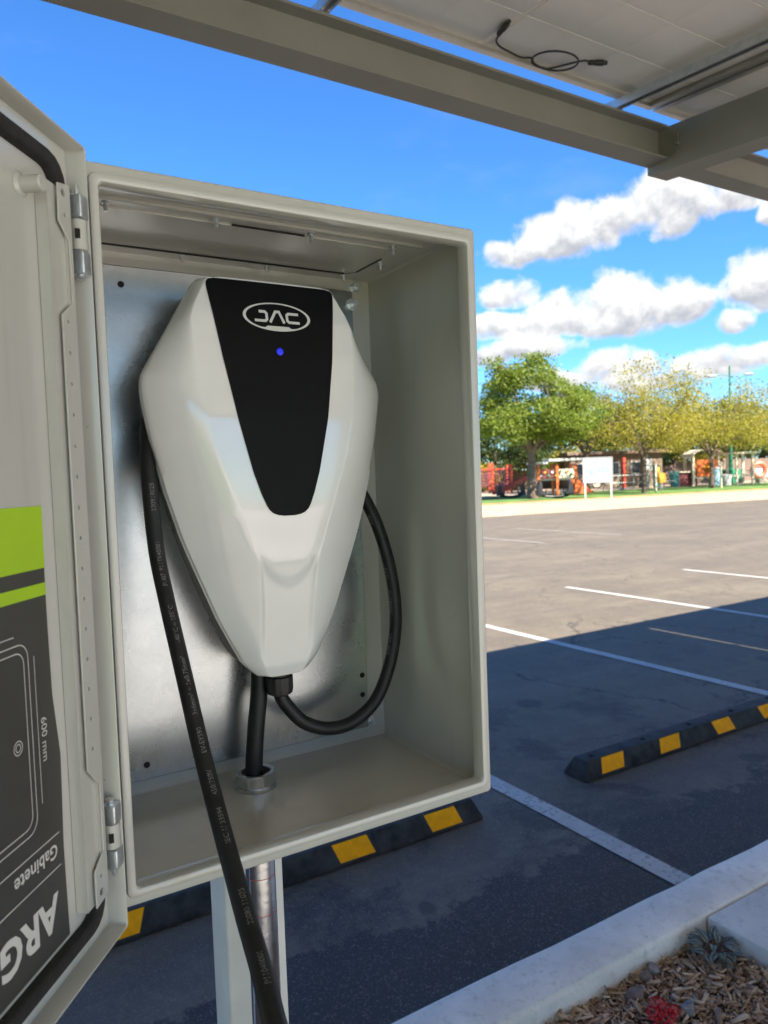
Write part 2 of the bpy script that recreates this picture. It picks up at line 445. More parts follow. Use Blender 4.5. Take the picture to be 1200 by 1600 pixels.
def mat_galv():
    m, T, b, tc = custom('galvanised_sheet')
    vo = T.new('ShaderNodeTexVoronoi', feature='F1'); T.put(vo.inputs['Vector'], T.vmath('ADD', tc, T.vmath('MULTIPLY', T.noise(tc, 60, 2, .5, 'Color'), (.03, .03, .03))))
    vo.inputs['Scale'].default_value = 170.0
    n = T.noise(tc, 5, 5, 0.6)
    c = T.ramp(n, [(0.3, (0.31, 0.335, 0.35)), (0.7, (0.44, 0.465, 0.475))])
    bw_ = T.new('ShaderNodeRGBToBW'); T.put(bw_.inputs[0], vo.outputs['Color'])
    c = T.mix(0.045, c, bw_.outputs[0], 'OVERLAY')
    # dried drips / stains
    s = T.noise(T.vmath('MULTIPLY', tc, (1, 1, 0.55)), 34, 6, 0.7, dist=0.8)
    c = T.mix(T.math('MULTIPLY', T.sstep(s, 0.71, 0.75), 0.22), c, (0.22, 0.225, 0.22))
    sc_ = T.noise(T.vmath('MULTIPLY', tc, (60, 60, 6)), 1.0, 5, 0.7)
    c = T.mix(T.math('MULTIPLY', T.sstep(sc_, 0.60, 0.72), 0.16), c, (0.58, 0.60, 0.60))
    T.put(b.inputs['Base Color'], c); b.inputs['Metallic'].default_value = 0.97
    T.put(b.inputs['Roughness'], T.math('ADD', 0.20, T.math('MULTIPLY', T.noise(tc, 14, 5, .6), 0.16)))
    bp = T.new('ShaderNodeBump'); bp.inputs['Strength'].default_value = 0.055; bp.inputs['Distance'].default_value = 0.004
    T.put(bp.inputs['Height'], T.math('ADD', T.noise(tc, 7, 3, .5), T.math('MULTIPLY', vo.outputs['Distance'], 0.12))); T.put(b.inputs['Normal'], bp.outputs[0])
    return m


def mat_leaf(name, c0, c1, c2, trans=0.35):
    m, T, b, tc = custom(name)
    gi = T.new('ShaderNodeNewGeometry').outputs['Random Per Island']
    n = T.noise(tc, 1.1, 3, 0.6)
    c = T.ramp(T.math('ADD', T.math('MULTIPLY', gi, 0.6), T.math('MULTIPLY', n, 0.4)), [(0.15, c0), (0.5, c1), (0.85, c2)])
    T.put(b.inputs['Base Color'], c); b.inputs['Roughness'].default_value = 0.55
    b.inputs['Specular IOR Level'].default_value = 0.3
    tr = T.new('ShaderNodeBsdfTranslucent'); T.put(tr.inputs[0], T.mix(1.0, c, (1.5, 1.6, 0.7), 'MULTIPLY'))
    ms = T.new('ShaderNodeMixShader'); ms.inputs[0].default_value = trans
    T.l.new(b.outputs[0], ms.inputs[1]); T.l.new(tr.outputs[0], ms.inputs[2])
    T.l.new(ms.outputs[0], T.n['Material Output'].inputs[0])
    return m


def mat_island(name, cols, rough=0.8):
    m, T, b, tc = custom(name)
    gi = T.new('ShaderNodeNewGeometry').outputs['Random Per Island']
    n = T.noise(tc, 60, 3, 0.6)
    k = len(cols)
    c = T.ramp(gi, [(i/(k-1), c) for i, c in enumerate(cols)])
    c = T.mix(T.math('MULTIPLY', n, 0.7), c, T.mix(1.0, c, (0.6, 0.57, 0.55), 'MULTIPLY'))
    T.put(b.inputs['Base Color'], c); b.inputs['Roughness'].default_value = rough
    return m


ASPHALT = mat_asphalt(); LINE = mat_paintline()
KERB = mat_concrete('kerb_concrete', (0.74, 0.70, 0.63)); WALK = mat_concrete('walk_concrete', (0.66, 0.62, 0.56), 0.6)
CAB = mat_cabinet(); GALV = mat_galv()
ZINC = M('zinc_plated_steel', (0.70, 0.74, 0.78), 0.36, 0.85, 0.10, 80, 0.15, 300)
BLACKR = M('black_rubber', (0.018, 0.018, 0.019), 0.62, 0, 0.2, 40, 0.1, 400)
SEAL = M('black_foam_seal', (0.016, 0.015, 0.014), 0.8, 0, 0.3, 90, 0.4, 500)
CABLE = M('cable_jacket', (0.0125, 0.0125, 0.013), 0.46, 0, 0.25, 60, 0.12, 600, spec=0.35)
CPRINT = M('cable_print', (0.16, 0.155, 0.15), 0.7, 0, 0.5, 300)
SHELL = M('gloss_white_plastic', (0.745, 0.745, 0.725), 0.12, 0, 0.025, 14, 0.05, 9, coat=0.9, rvar=0.14)
PANEL = M('black_panel_film', (0.006, 0.006, 0.0065), 0.50, 0, 0.1, 40, spec=0.10)
DARKP = M('dark_plastic', (0.016, 0.016, 0.017), 0.5, 0, 0.2, 60, 0.1, 300)
SILVER = M('silver_print', (0.60, 0.60, 0.58), 0.45, 0, 0.04, 60)
HOLE = M('dark_hole', (0.01, 0.01, 0.01), 0.9)
POSTM = M('white_post_paint', (0.66, 0.65, 0.60), 0.45, 0, 0.07, 9, 0.1, 200)
CONDUIT = M('bright_conduit_steel', (0.70, 0.72, 0.75), 0.20, 1.0, 0.10, 18, 0.25, 40, rvar=0.15)
HUBM = M('grey_cast_hub', (0.60, 0.62, 0.64), 0.30, 0.95, 0.12, 90, 0.05, 300)
RED = M('red_marker', (0.45, 0.04, 0.05), 0.6)
RUBBER = M('wheel_stop_rubber', (0.018, 0.0175, 0.017), 0.66, 0, 0.35, 14, 0.5, 220, warm=(0.032, 0.031, 0.030), spec=0.25)
YELLOW = M('yellow_reflective_film', (0.90, 0.36, 0.0), 0.6, 0, 0.10, 22, 0.2, 260, spec=0.15)
STEEL = M('grey_structural_paint', (0.225, 0.218, 0.190), 0.55, 0, 0.08, 3.0, 0.15, 90)
ALU = M('anodised_aluminium', (0.56, 0.55, 0.52), 0.36, 0.75, 0.06, 12)
CELL = M('cell_back', (0.80, 0.76, 0.69), 0.32, 0, 0.06, 2.2, warm=(0.82, 0.78, 0.71))
STRUTM = M('galvanised_strut', (0.50, 0.51, 0.51), 0.40, 0.8, 0.10, 30, 0.1, 200)
GREENS = M('sticker_green', (0.38, 0.60, 0.012), 0.42, 0, 0.03, 20)
DARKS = M('sticker_charcoal', (0.052, 0.050, 0.043), 0.40, 0, 0.06, 20, 0.06, 30)
WPRINT = M('sticker_white_print', (0.62, 0.61, 0.57), 0.5, 0, 0.03, 50)

# ------------------------------------------------------------------ setting
def sheet(name, poly, z, mat, sub=0):
    bm = bmesh.new(); bm.faces.new([bm.verts.new((x, y, z)) for x, y in poly]); bm.normal_update()
    if bm.faces[:][0].normal.z < 0: bmesh.ops.reverse_faces(bm, faces=bm.faces[:])
    return mk(name, bm, mat, smooth=False)


DIRT = mat_concrete('dry_earth', (0.36, 0.29, 0.215), 0.25)
struct(sheet('ground', [(-900, -900), (900, -900), (900, 900), (-900, 900)], -0.03, DIRT))
# far edge of the lot runs slightly askew
FA, FB = Vector((-30, 27.9)), Vector((110, 6.2))
def fe(x): return FA.y+(FB.y-FA.y)*(x-FA.x)/(FB.x-FA.x)
struct(sheet('parking_lot', [(-60, 1.075), (110, 1.075), (110, fe(110)), (-60, fe(-60))], 0.0, ASPHALT))
# stall markings
def stripe(x0, y0, y1, w=0.10):
    n = 14; V = []; F = []
    for i in range(n+1):
        y = y0+(y1-y0)*i/n; j = random.uniform(-.004, .004)
        V += [(x0-w/2+j, y, 0.004), (x0+w/2+j, y, 0.004)]
        if i: F.append((2*i-2, 2*i-1, 2*i+1, 2*i))
    return struct(mkpy('stall_line', V, F, LINE))
for x in (-5.12, -2.66, -0.20, 2.262, 4.73, 7.19, 9.68, 12.15, 14.6):
    stripe(x, 1.08, 6.72)
for x in (11.4, 13.9):        # facing row across the aisle
    stripe(x, 11.6, 15.4, 0.055)

# near kerb, sections with joints
def kerb_section(x0, x1):
    prof = [(0.893, -0.05), (0.893, 0.105), (0.897, 0.116), (0.907, 0.122), (1.055, 0.122), (1.068, 0.115), (1.074, 0.10), (1.078, -0.05)]
    bm = bmesh.new(); n = 40; R = []
    for i in range(n+1):
        x = x0+(x1-x0)*i/n; rg = []
        for (y, z) in prof:
            j = random.uniform(-1, 1)*0.0022 if z > 0.09 else 0
            rg.append(bm.verts.new((x, y+j, z+(j*.5))))
        R.append(rg)
    for a, b in zip(R, R[1:]):
        for k in range(len(prof)-1): bm.faces.new((a[k], b[k], b[k+1], a[k+1]))
    bm.faces.new(R[0]); bm.faces.new(R[-1][::-1])
    bmesh.ops.recalc_face_normals(bm, faces=bm.faces[:])
    return struct(mk('kerb', bm, KERB, ang=50))
xs = [-12, -9, -6, -3.05, -0.05, 5.95, 8.95, 12, 18]
for a, b in zip(xs, xs[1:]): kerb_section(a+0.003, b-0.003)
# concrete walk behind the camera and slab beside the bed
def slab(x0, x1, y0, y1, z=0.118):
    o = box('walkway', (x0, x1, y0, y1, -0.05, z), WALK, bevel=0.008); return struct(o)
slab(1.972, 4.9, -1.0, 0.888)
slab(4.906, 7.9, -1.0, 0.888)
slab(7.906, 12, -1.0, 0.888)
for i in range(6):
    x0 = -1.6+i*3.0
    slab(x0+0.003, x0+2.997, -6.2, -3.206)
for i in range(5):
    for j in range(5): slab(-1.6+i*4.5+.004, -1.6+i*4.5+4.496, -10.7-j*4.5, -6.206-j*4.5)
TURF = M('lawn_green', (0.085, 0.17, 0.03), 0.9, 0, 0.35, 0.8, 0.5, 40)
struct(sheet('lawn', [(-40, -32), (-1.61, -32), (-1.61, -3.206), (-40, -3.206)], 0.08, TURF))  # out of view; dark lawn added to cut light bounced from behind left
SOIL = mat_concrete('bed_soil', (0.13, 0.085, 0.055), 3)
bm = bmesh.new(); nx, ny = 60, 44
gv = [[bm.verts.new((-12+ (14-0.03)*(i/nx) if False else (0.2+1.771*i/nx), -0.95+1.842*j/ny, 0.035+random.uniform(-.008, .012))) for j in range(ny+1)] for i in range(nx+1)]
for i in range(nx):
    for j in range(ny): bm.faces.new((gv[i][j], gv[i+1][j], gv[i+1][j+1], gv[i][j+1]))
struct(mk('planting_bed', bm, SOIL))
struct(sheet('planting_bed', [(-12, -1.0), (0.2, -1.0), (0.2, 0.892), (-12, 0.892)], 0.036, SOIL))
GRAVEL = mat_concrete('grey_gravel', (0.22, 0.205, 0.19), 4)
struct(sheet('unseen_gravel', [(-12, -3.2), (14, -3.2), (14, -1.004), (-12, -1.004)], 0.036, GRAVEL))  # out of view; dark grey ground added to keep nearby bounce weak and neutral

# far side: kerb, pavement strip, lawn, play surfacing
SAND = mat_concrete('pale_pavement', (0.37, 0.295, 0.215), 0.3)
ORANGE_EDGE = M('terracotta_edging', (0.42, 0.19, 0.09), 0.85, 0, 0.2, 1.5)
TURF = M('lawn_green', (0.085, 0.17, 0.03), 0.9, 0, 0.35, 0.8, 0.5, 40)
PLAYS = mat_concrete('play_sand', (0.42, 0.335, 0.245), 0.2)
def band(name, o0, o1, z, mat, xa=-60, xb=110, thick=None):
    n = (FB-FA).normalized(); pn = Vector((-n.y, n.x))
    def p(x, o): b = Vector((x, fe(x))); return (b.x+pn.x*o, b.y+pn.y*o)
    poly = [p(xa, o0), p(xb, o0), p(xb, o1), p(xa, o1)]
    bm = bmesh.new()
    lo = [bm.verts.new((x, y, -0.04)) for x, y in poly]; hi = [bm.verts.new((x, y, z)) for x, y in poly]
    bm.faces.new(hi)
    for k in range(4): bm.faces.new((lo[k], lo[(k+1) % 4], hi[(k+1) % 4], hi[k]))
    bmesh.ops.recalc_face_normals(bm, faces=bm.faces[:])
    return struct(mk(name, bm, mat, smooth=False))
def off(x, o):
    n = (FB-FA).normalized(); return Vector((x-n.y*o, fe(x)+n.x*o))
band('far_kerb', 0, 0.32, 0.15, SAND)
band('pavement', 0.33, 5.3, 0.165, SAND)
band('lawn_edging', 5.31, 5.75, 0.21, ORANGE_EDGE)
band('lawn', 5.76, 14.5, 0.20, TURF)
band('playground_surface', 14.51, 60, 0.20, PLAYS)
GZ = 0.20

# ------------------------------------------------------------------ electrical cabinet
ZB = 1.6-0.3323
cabinet = thing('electrical_cabinet', 'open pebble grey steel cabinet on a post, galvanised back plate inside', 'cabinet', (0.186, 0.12, ZB-0.012))
def cw(x, y, z): return (x, y, z+ZB)
bm = bmesh.new()
def ins(i, y, r): return (-0.012+i, 0.384-i, -0.012+i, 0.588-i, r, y)
loft(bm, [ins(0, .235, .004), ins(0, .0145, .004), ins(.0008, .0128, .004), ins(.0025, .012, .004), ins(.0112, .012, .006), ins(.012, .0105, .007), ins(.0120, .0028, .007),
          ins(.0128, .0008, .0065), ins(.0145, 0, .006), ins(.0175, 0, .005), ins(.0192, .0008, .004), ins(.0200, .0028, .004), ins(.0200, .0150, .003),
          ins(.0196, .0165, .003), ins(.0020, .0170, .003), ins(.0020, .2320, .003)], cw)
mk('case', bm, CAB, cabinet, ang=40)

bm = bmesh.new(); bx(bm, -.0028, .0004, .0022, .0119, .006, .566, cw); bmesh.ops.recalc_face_normals(bm, faces=bm.faces[:])
mk('gap_shade_strip', bm, SEAL, cabinet, .0005)  # black strip added to darken the gap beside the door like deep shadow
# mounting plate with folded edges and drilled holes
bm = bmesh.new()
loft(bm, [(.030, .3465, .0125, .566, .002, .2195), (.030, .3465, .0125, .566, .002, .2115), (.0312, .3453, .0137, .5648, .002, .2100),
          (.0322, .3443, .0147, .5638, .002, .2100)], cw, cap0=False)
plate = mk('back_plate', bm, GALV, cabinet, ang=40)
sol = [(.066, .546), (.0665, .0290), (.0455, .0325), (.3385, .0810), (.3380, .0560), (.120, .556), (.29, .556)]
for (x, z) in sol[:5]:
    bm = bmesh.new(); tube(bm, [cw(x, .2094, z), cw(x, .2101, z)], 0.0034, 16)
    mk('hole', bm, HOLE, plate)

def bolt(x, y, z, parent, k=1.0):
    bm = bmesh.new(); tube(bm, [cw(x, y, z), cw(x, y-.0012*k, z)], .0075*k, 18); wz = mk('washer', bm, ZINC, parent, .0003)
    bm = bmesh.new(); tube(bm, [cw(x, y-.0013*k, z), cw(x, y-.0065*k, z)], .0056*k, 6); mk('nut', bm, ZINC, parent, .0005)
    bm = bmesh.new(); tube(bm, [cw(x, y-.0066*k, z), cw(x, y-.013*k, z)], .0029*k, 10); mk('stud', bm, ZINC, parent, .0005)
bolt(.3605, .2320, .5770, cabinet); bolt(.3435, .2096, .5490, cabinet); bolt(.3500, .2180, .0180, cabinet); bolt(.0180, .2320, .0170, cabinet)

# gland plate in the ceiling: dark seal line, plate, studs
ceil = .586
gp = bmesh.new()
loft(gp, [(.020, .3405, .0985, .2000, .010, ceil-.0001), (.020, .3405, .0985, .2000, .010, ceil-.0016)], lambda x, y, z: cw(x, z, y), cap0=False)
gland = mk('gland_plate', gp, CAB, cabinet)
gs = bmesh.new()
for b_ in ((.0165, .3300, .2001, .2036, ceil-.0026, ceil), (.3406, .3432, .1330, .1900, ceil-.0022, ceil), (.150, .228, .0962, .0978, ceil-.0018, ceil)):
    bx(gs, *b_, cw)
vs_ = [gs.verts.new(cw(*p)) for p in ((.3301, .2036, ceil-.0025), (.3301, .2003, ceil-.0025), (.3406, .1901, ceil-.0021), (.3432, .1901, ceil-.0021))]; gs.faces.new(vs_)
bmesh.ops.recalc_face_normals(gs, faces=gs.faces[:])
mk('gland_seal', gs, SEAL, gland)
for (x, y) in [(.030, .089), (.131, .089), (.232, .089), (.333, .0915), (.030, .210), (.133, .210), (.232, .210), (.334, .210), (.352, .151)]:
    bm = bmesh.new(); tube(bm, [cw(x, y, ceil), cw(x, y, ceil-.0085)], .0019, 10); mk('stud', bm, ZINC, gland, .0004)
    bm = bmesh.new(); tube(bm, [cw(x, y, ceil), cw(x, y, ceil-.0022)], .0036, 6); mk('nut', bm, ZINC, gland, .0004)
bm = bmesh.new(); bx(bm, .004, .362, .0740, .0800, ceil-.0028, ceil+.0005, cw); bmesh.ops.recalc_face_normals(bm, faces=bm.faces[:])
mk('stiffener', bm, CAB, cabinet, .0012)

# door, swung open about 128 degrees
DP0 = Vector((-.0027, -.0124)); DD = Vector((-.607, -.795)).normalized(); DN = Vector((.795, -.607)).normalized(); DT = .016
def dw(u, o, z):
    p = DP0-DN*(DT-o)+DD*u; return (p.x, p.y, z+ZB)
bm = bmesh.new()
def di(i, o, r): return (0+i, .392-i, -.012+i, .586-i, r, o)
loft(bm, [di(0, -.0015, .003), di(0, .0155, .003), di(.0004, .0160, .003), di(.0012, .0160, .003), di(.0016, .0155, .003), di(.0016, .0004, .003), di(.0022, 0, .003)], dw)
door = mk('door', bm, CAB, cabinet, ang=40)
bm = bmesh.new()
def gi(i, o): return (.0155+i, .380-i, .0025+i, .5715-i, .020-i*.6, o)
loft(bm, [gi(0, .0001), gi(.0003, .0062), gi(.002, .0078), gi(.0095, .0078), gi(.0112, .0062), gi(.0115, .0001)], dw, closed=True)
mk('door_gasket', bm, SEAL, door, ang=50)
# perforated stiffening strip
H = .0125
poly = [(.0205, .027), (.0205, .551), (.0365, .5475), (.0372, .521), (.0245, .510), (.0245, .466), (.0395, .455), (.0405, .128), (.0250, .112), (.0250, .061), (.0385, .052), (.0385, .0245)]
bm = bmesh.new(); prism(bm, poly, dw, H-.0014, H)
strip = mk('perforated_strip', bm, CAB, door, .0003, 1)
hl = [(.0335-.001, z) for z in np.arange(.142, .452, .0221)]
hp = [(.0300, .5425, .0026), (.0295, .527, .0013), (.0310, .0455, .0014), (.0310, .0335, .0028)]
drill(strip, [dw(u, H-.0007, z) for u, z in hl], .0015, (DN.x, DN.y, 0))
for u, z, r in hp: drill(strip, [dw(u, H-.0007, z)], r, (DN.x, DN.y, 0))
bm = bmesh.new()
bx(bm, .0202, .0445, .0081, .0091, .0255, .5465, f=dw)
bx(bm, .0446, .0456, .0004, .0091, .0255, .5465, f=dw)
bx(bm, .0240, .0252, .0092, H-.0016, .03, .545, f=dw)
bmesh.ops.recalc_face_normals(bm, faces=bm.faces[:]); mk('strip_web', bm, CAB, door)
# rubber-ended peg
bm = bmesh.new(); tube(bm, [dw(.062, .0003, .537), dw(.062, .0012, .537), dw(.062, .0022, .537), dw(.062, .0155, .537), dw(.062, .0163, .537)], [.0085, .0075, .0058, .0054, .0046], 20)
bmesh.ops.recalc_face_normals(bm, faces=bm.faces[:]); mk('buffer_peg', bm, CAB, door)
# printed sticker (applied upside down); its inner edge is wavy
def wavy(z):
    pts = [(.016, .0555), (.08, .0570), (.115, .0555), (.145, .0540), (.19, .0600), (.25, .0612), (.3215, .0600)]
    return float(np.interp(z, [p[0] for p in pts], [p[1] for p in pts]))
def stick(name, z0, z1, mat, o, u1=.345, n=14):
    V = []; F = []
    for i in range(n+1):
        z = z0+(z1-z0)*i/n
        V += [dw(wavy(z), o, z), dw(u1, o, z)]
        if i: F.append((2*i-2, 2*i-1, 2*i+1, 2*i))
    return V, F
SV, SF, SM = [], [], []
def addm(V, F, mi):
    b = len(SV); SV.extend(V); SF.extend([tuple(i+b for i in f) for f in F]); SM.extend([mi]*len(F))
addm(*stick('s', .0165, .3215, None, .00035), 1)
addm(*stick('s', .2790, .3215, None, .00055, n=3), 0); addm(*stick('s', .2605, .2690, None, .00055, n=2), 0)
def sk(u, v): return dw(u, .0006, v)
def sktext(s, size, u0, z0, bold=0, rot=0):
    v, f = text2d(s, size, bold)
    if rot == 0: P = [sk(u0+x, z0-y) for x, y, _ in v]                 # upside down, reading away from the hinge
    else: P = [sk(u0-y, z0-x) for x, y, _ in v]                          # reading downwards
    addm(P, f, 2)
sktext('ARGOS', .0320, .0690, .0540, .0011)
sktext('Gabinete', .0135, .0650, .0880, .0002)
sktext('met\u00e1lico', .0135, .1360, .0880, 0)
sktext('600 mm', .0092, .0755, .1790, 0, 1)
def skline(pts, w=.0007):
    v, f = strokes([pts], w); addm([sk(x, y) for x, y in v], f, 2)
skline([(.062, .0940), (.34, .0940)]); skline([(.062, .0710), (.34, .0710)])
def rr(x0, x1, z0, z1, r):
    p = [q for q in rrect(x0, x1, z0, z1, r, 5)]; return p+[p[0]]
skline(rr(.086, .30, .1070, .2330, .010)); skline(rr(.091, .295, .1120, .2280, .008))
skline([(.0795, .222), (.0795, .122)], .0006); skline([(.10, .2390), (.28, .2390)], .0006)
for r in (.0025, .0045): skline([(.1020+r*math.cos(a), .1680+r*math.sin(a)) for a in np.linspace(0, 2*math.pi, 20)], .0006)
st = mkpy('label_sticker', SV, SF, None, door)
for mm in (GREENS, DARKS, WPRINT): st.data.materials.append(mm)
st.data.polygons.foreach_set('material_index', SM)
st['label'] = 'upside down green and charcoal sticker with white lettering'

# hinges
ha = DP0+DD*.0078-DN*.0052
def hinge(za, zb, flip=False):
    h = zb-za; a = lambda z: (ha.x, ha.y, z+ZB)
    bm = bmesh.new()
    def kn(z0, z1, r): tube(bm, [a(z0), a(z0+.0005), a(z1-.0005), a(z1)], [r-.0005, r, r, r-.0005], 18)
    kn(za+h*.31, zb-h*.31, .0062)
    o = mk('hinge', bm, CAB, cabinet)
    for (z0, z1) in ((za, za+h*.30), (zb-h*.30, zb)):
        bm = bmesh.new(); c = Vector((ha.x, ha.y))
        def f(x, y, z): p = c+DD*x+DN*y; return (p.x, p.y, z+ZB)
        bx(bm, -.0055, .0060, -.0062, .0060, z0, z1, f=f); bmesh.ops.recalc_face_normals(bm, faces=bm.faces[:])
        mk('hinge_knuckle', bm, ZINC, o, .0018, 3)
    bm = bmesh.new(); tube(bm, ([a(zb+.009), a(zb+.004), a(zb), a(za), a(za-.002), a(za-.003)] if flip else [a(za-.007), a(za-.0015), a(za), a(zb), a(zb+.003), a(zb+.004)]), [.0010, .0026, .0026, .0026, .0036, .0024], 12)
    bmesh.ops.recalc_face_normals(bm, faces=bm.faces[:])
    mk('hinge_pin', bm, ZINC, o)
    bm = bmesh.new()
    p = c+DD*.0056+DN*.0015
    bx(bm, p.x-.0012, p.x+.0022, p.y-.0016, p.y+.0012, (za+zb)/2-.0035+ZB, (za+zb)/2+.0035+ZB)
    mk('set_screw_slot', bm, HOLE, o)
hinge(.490, .5485, True); hinge(.0400, .0900)

# support post behind the cabinet and its base plate
post = thing('support_post', 'off white square steel post carrying the open cabinet', 'post', (.180, .29, .0))
box('tube', (.155, .230, .2375, .2975, .044, ZB+.50), POSTM, post, .004, seg=3)
box('base_plate', (.085, .277, .187, .378, .034, .0436), POSTM, post, .002)
for sx in (.105, .257):
    for sy in (.207, .358):
        bm = bmesh.new(); tube(bm, [(sx, sy, .0437), (sx, sy, .058)], .011, 6); mk('anchor_nut', bm, ZINC, post, .001)

# conduit with hub
cond = thing('conduit', 'shiny steel conduit rising into the floor of the cabinet', 'conduit', (.177, .172, .04))
cx, cy = .1765, .1730
bm = bmesh.new(); tube(bm, [(cx, cy, .03), (cx, cy, ZB-.06), (cx, cy, ZB-.0125)], .0168, 28); mk('pipe', bm, CONDUIT, cond)
bm = bmesh.new(); tube(bm, [(cx, cy, ZB-.0124-.028), (cx, cy, ZB-.0124-.027), (cx, cy, ZB-.0124-.001), (cx, cy, ZB-.0124)], [.0190, .0205, .0205, .020], 28); mk('coupling', bm, CONDUIT, cond)
for z in (ZB-.110, ZB-.152):
    bm = bmesh.new(); rg = [tube(bm, [(cx, cy, z), (cx, cy, z+.0007)], .01695, 28, caps=False)]; mk('marker_ring', bm, RED, cond)
# bushing: ribbed ring open at the top, built as a lathe with lugs
bm = bmesh.new(); seg = 48; prof = [(.0245, 0), (.0250, .001), (.0250, .0045), (.0228, .0050), (.0232, .0060), (.0232, .0185), (.0222, .0195), (.0182, .0195), (.0172, .0185), (.0172, .0)]
R = []
for (r, z) in prof:
    rg = []
    for k in range(seg):
        a = 2*math.pi*k/seg; rad = r+(0.0010 if (k % 6 == 0 and .005 < z < .019 and r > .02) else 0)
        rg.append(bm.verts.new((cx+rad*.93*math.cos(a), cy+rad*.93*math.sin(a), ZB-.0099+z*.93)))
    R.append(rg)
for a, b in zip(R, R[1:]):
    for k in range(seg): bm.faces.new((a[k], a[(k+1) % seg], b[(k+1) % seg], b[k]))
bmesh.ops.recalc_face_normals(bm, faces=bm.faces[:]); mk('bushing', bm, HUBM, cond)

# ------------------------------------------------------------------ charger
XC = .198
WZ = [(.1235, .019), (.1262, .0285), (.135, .0375), (.143, .0440), (.173, .0590), (.192, .0680), (.261, .0950), (.281, .1020), (.325, .1150), (.374, .1262), (.412, .1325),
      (.424, .1338), (.432, .1336), (.440, .1322), (.450, .1270), (.474, .1130), (.507, .0935), (.529, .0805), (.5355, .0768), (.5380, .0740), (.5392, .0700), (.5396, .062)]
def wz(z): return float(np.interp(z, [a for a, _ in WZ], [b for _, b in WZ]))
def plat(z): return float(np.interp(z, [.12, .15, .20, .25, .29, .357, .415, .47, .545], [.018, .030, .0305, .034, .046, .070, .083, .088, .090]))
def thick(z):
    t = float(np.interp(z, [.1235, .13, .215, .232, .252, .30, .40, .46, .50, .535, .543], [.010, .0155, .0310, .0335, .0370, .0400, .0375, .0315, .0255, .0190, .0170]))
    return t
_zs = np.linspace(.1235, .5396, 110); _tt = np.array([thick(z) for z in _zs])
_k = np.array([1, 2, 3, 2, 1])/9.0; _tt = np.convolve(np.pad(_tt, 2, 'edge'), _k, 'valid')
def thick_s(z): return float(np.interp(z, _zs, _tt))
YE = .137
def surf(x, z):
    """depth (y) of the charger's front shell at x,z"""
    w = wz(z); p = min(plat(z), w*(.80 if z < .45 else .80+.11*min(1, (z-.45)/.06))); ax = abs(x-XC); T = thick_s(z)
    e = .0045
    sm = lambda v: 0.0 if v <= 0 else (1.0 if v >= 1 else v*v*(3-2*v))
    if ax <= p: h = T-.0012*(ax/p)**2
    else:
        s = min(1, (ax-p)/max(1e-6, w-p)); h0 = T-.0012
        ex = 1.18+.40*sm((z-.27)/.14); h = e+(h0-e)*(1-(.80*s**ex+.20*s*s))
    # shallow scooped pocket below the panel, its upper edge bowed like a U
    zu = .236+.030*(ax/p)**2
    h -= .0032*sm((zu-z)/.020)*(1-sm((ax/p-.80)/.20))*sm((z-.120)/.075)
    return YE-h
charger = thing('ev_charger', 'glossy white shield shaped car charger with black centre panel and oval emblem', 'charger', (XC, .21, ZB+.1235))
nz, nxx = 130, 72
bm = bmesh.new(); G = []
zs = np.concatenate([np.linspace(.1235, .145, 18)[:-1], np.linspace(.145, .50, 90)[:-1], np.linspace(.50, .5396, 26)])
OUT_T = [1-(1-t)**1.6 for t in np.linspace(0, 1, 22)]; IN_T = [math.copysign(1-(1-abs(t))**1.5, t) for t in np.linspace(-1, 1, 33)[1:-1]]
def plateau(z):
    w = wz(z); return min(plat(z), w*(.80 if z < .45 else .80+.11*min(1, (z-.45)/.06)))
for z in zs:
    w = wz(z); p_ = plateau(z); xs_ = [-w+(w-p_)*t for t in OUT_T]+[p_*t for t in IN_T]+[w-(w-p_)*t for t in OUT_T[::-1]]
    G.append([bm.verts.new(cw(XC+x, surf(XC+x, z), z)) for x in xs_])
nxx = len(G[0])-1
for a, b in zip(G, G[1:]):
    for k in range(nxx): bm.faces.new((a[k], a[k+1], b[k+1], b[k]))
loop = [r[-1] for r in G]+[v for v in G[-1][-2::-1]]+[r[0] for r in G[-2::-1]]+[v for v in G[0][1:-1]]
prev = loop
for (sc_, dy) in ((1.006, .0020), (1.006, .0120), (.985, .0135), (.93, .0140)):
    ring = []
    for v in loop:
        c = Vector(cw(XC, 0, .33)); x = c.x+(v.co.x-c.x)*sc_; z = c.z+(v.co.z-c.z)*(1+(sc_-1)*.7)
        ring.append(bm.verts.new((x, YE-.0045+dy, z)))
    n = len(loop)
    for k in range(n): bm.faces.new((prev[k], ring[k], ring[(k+1) % n], prev[(k+1) % n]))
    prev = ring
bmesh.ops.recalc_face_normals(bm, faces=bm.faces[:])
shell = mk('front_shell', bm, SHELL, charger, ang=28)
# dark rear housing
bm = bmesh.new(); zr = np.linspace(.128, .537, 40); A = []
for y in (.1468, .2085):
    A.append([bm.verts.new(cw(XC+s*(wz(z)*.905-.002), y, z)) for s in (1,) for z in zr]+[bm.verts.new(cw(XC-(wz(z)*.905-.002), y, z)) for z in zr[::-1]])
n = len(A[0]); bm.faces.new(A[0]); bm.faces.new(A[1][::-1])
for k in range(n): bm.faces.new((A[0][k], A[1][k], A[1][(k+1) % n], A[0][(k+1) % n]))
bmesh.ops.recalc_face_normals(bm, faces=bm.faces[:]); mk('rear_housing', bm, DARKP, charger)
